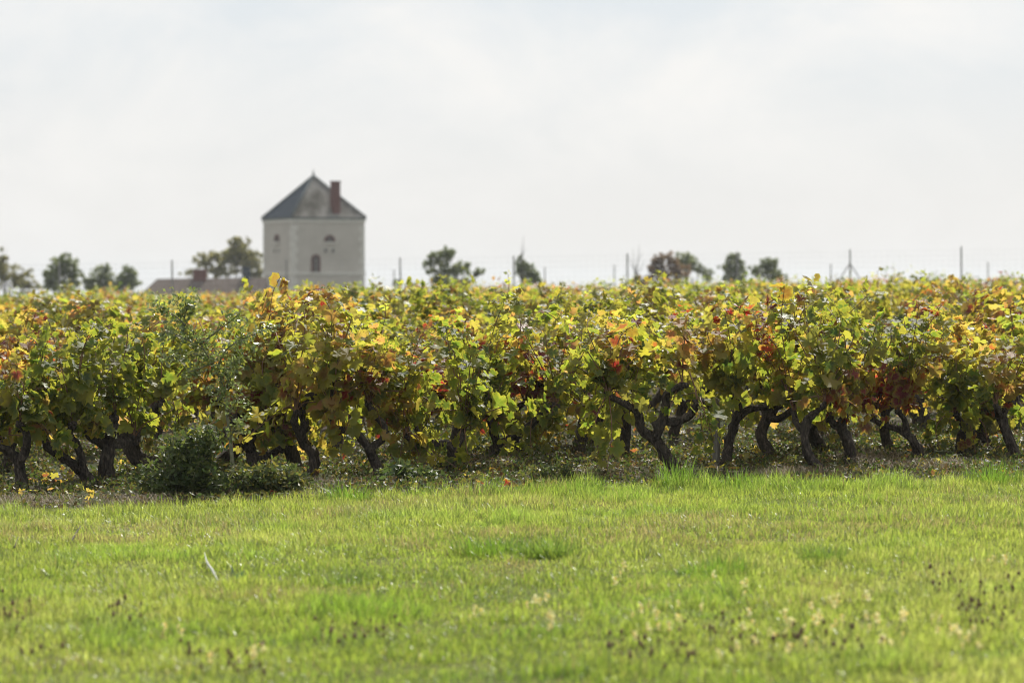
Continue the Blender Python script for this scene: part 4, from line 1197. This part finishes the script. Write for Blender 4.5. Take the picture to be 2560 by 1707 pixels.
def seed_mesh(seed):
    rg = np.random.default_rng(seed)
    hh = rg.uniform(.05, .12); d = rg.normal(size=2) * .02
    s_ = [(0, 0, -.01), (d[0] * .4, d[1] * .4, hh * .6), (d[0], d[1], hh)]
    st = tri_mesh('stem', *tube(s_, [.0016, .0014, .0012], 4, 3)); st.materials.append(M_STEM)
    h_ = tri_mesh('seed_head', *blob(s_[2], (.0065, .0065, rg.uniform(.008, .013)), int(rg.integers(1e6)), 6, 8, .35)); h_.materials.append(M_SEED)
    return st, h_
FL = [flower_mesh(i) for i in range(6)]; SD = [seed_mesh(20 + i) for i in range(9)]
def plant(px, py, protos, names, name, label, cat, group):
    g = gpix(px, py)
    t = thing(name, g, label, cat, group)
    t.rotation_euler = (0, 0, rg.uniform(0, 6.28)); s_ = rg.uniform(.42, .72) if name == 'wildflower' else rg.uniform(.8, 1.2); t.scale = (s_, s_, s_)
    ms = protos[rg.integers(0, len(protos))]
    for nm, me in zip(names, ms): link(nm, me, None, t)
fl = []
for px, py, sx, sy, n_ in ((1960, 1590, 160, 22, 15), (1680, 1585, 80, 35, 9), (1370, 1580, 30, 25, 5), (1180, 1565, 30, 20, 4), (2230, 1590, 110, 35, 12), (2440, 1640, 90, 30, 9), (400, 1620, 110, 25, 3), (620, 1670, 60, 18, 6), (2490, 1430, 50, 12, 4), (1545, 1470, 25, 10, 3), (1840, 1490, 60, 30, 4), (1300, 1540, 60, 20, 4), (2060, 1540, 90, 20, 5), (1990, 1640, 200, 30, 9)):
    for _ in range(n_): fl.append((px + rg.normal() * sx * .6, py + rg.normal() * sy * .6))
for px, py in fl:
    if -40 < px < 2600 and py < 1760: plant(px, py, FL, ('stem', 'blossom'), 'wildflower', 'pale yellow flower spike in the sparse patch at the lower left of the lawn' if px < 900 else 'pale yellow flower spike in the lawn below the dark central tussock' if px < 1500 else 'pale yellow flower spike in the thick drift at the lower right' if py > 1530 else 'lone pale yellow flower spike in the lawn above the thick drift', 'flower', 'pale yellow flowers in the lawn')
sd = []
for px, py, sx, sy, n_ in ((2460, 1560, 70, 50, 32), (2360, 1500, 50, 30, 12), (1900, 1640, 150, 40, 26), (1600, 1670, 180, 40, 26), (2100, 1650, 120, 40, 16), (560, 1690, 110, 40, 20), (820, 1630, 50, 30, 12), (30, 1570, 35, 25, 10), (300, 1580, 90, 30, 10), (960, 1620, 60, 25, 9), (80, 1680, 60, 25, 6), (1760, 1610, 80, 25, 8)):
    for _ in range(n_): sd.append((px + rg.normal() * sx * .6, py + rg.normal() * sy * .6))
for px, py in sd:
    if -40 < px < 2600 and py < 1760: plant(px, py, SD, ('stem', 'seed_head'), 'seed_head_plant', 'brown dry seed head on a thin stalk at the lower left of the lawn' if px < 700 else 'brown dry seed head on a thin stalk at the lower centre of the lawn' if px < 1400 else 'brown dry seed head on a thin stalk below the yellow flower drift' if px < 2200 else 'brown dry seed head in the dark cluster at the lower right', 'seed head', 'brown seed heads in the lawn')
# broad leaves and twigs lying in the lawn
M_PALE = simple('pale_dry_leaf', [(.3, (.25, .26, .21)), (.7, (.40, .41, .36))], 20, .6, .3)
def strip(name, pxs, lift, rad, mat, label, cat):
    g = gpix(*pxs[0])
    pts = []
    for (px, py), z in zip(pxs, lift):
        q = gpix(px, py) - g; pts.append(q + (0, 0, z))
    tag(link(name, tri_mesh(name, *tube(pts, rad, 6, 5)), mat, loc=g), label, cat)
strip('fallen_stalk', [(545, 1462), (530, 1448), (518, 1430), (511, 1408)], [.02, .05, .05, .06], [.003, .007, .006, .002], M_PALE, 'pale dry curved stalk lying in the left part of the lawn', 'stalk')
strip('twig', [(175, 1372), (188, 1362), (201, 1345)], [.03, .06, .07], [.004, .005, .003], M_TWIG, 'short dark twig poking up in the lawn at left', 'twig')
strip('twig', [(36, 1382), (46, 1368)], [.03, .06], [.005, .003], M_TWIG, 'stubby dark twig in the lawn near the left edge', 'twig')
g = gpix(586, 1462)
me = tri_mesh('lawn_weed', *quads_leaves(np.array([[0, 0, .06], [.02, 0, .05], [-.015, .01, .04]]), .045, rg)[:2], np.tile((.10, .16, .07), (12, 1)), smooth=False)
tag(link('lawn_weed', me, M_WEED, loc=g), 'small upright broad-leaved weed beside the pale stalk', 'weed')

# ------------------------------------------------------------------ thin autumn haze
hz, hn, hl = new_mat('haze')
pv = N(hn, 'VolumePrincipled'); pv.inputs['Color'].default_value = (.74, .77, .80, 1); pv.inputs['Density'].default_value = .00032; pv.inputs['Anisotropy'].default_value = .3
ho = N(hn, 'OutputMaterial'); hl.new(pv.outputs[0], ho.inputs['Volume'])
me = poly('haze', *box(-3100, 3100, -500, 4800, -50, 11))
tag(link('haze', me, hz), 'thin pale haze filling the air over the vineyard', 'haze', kind='stuff')
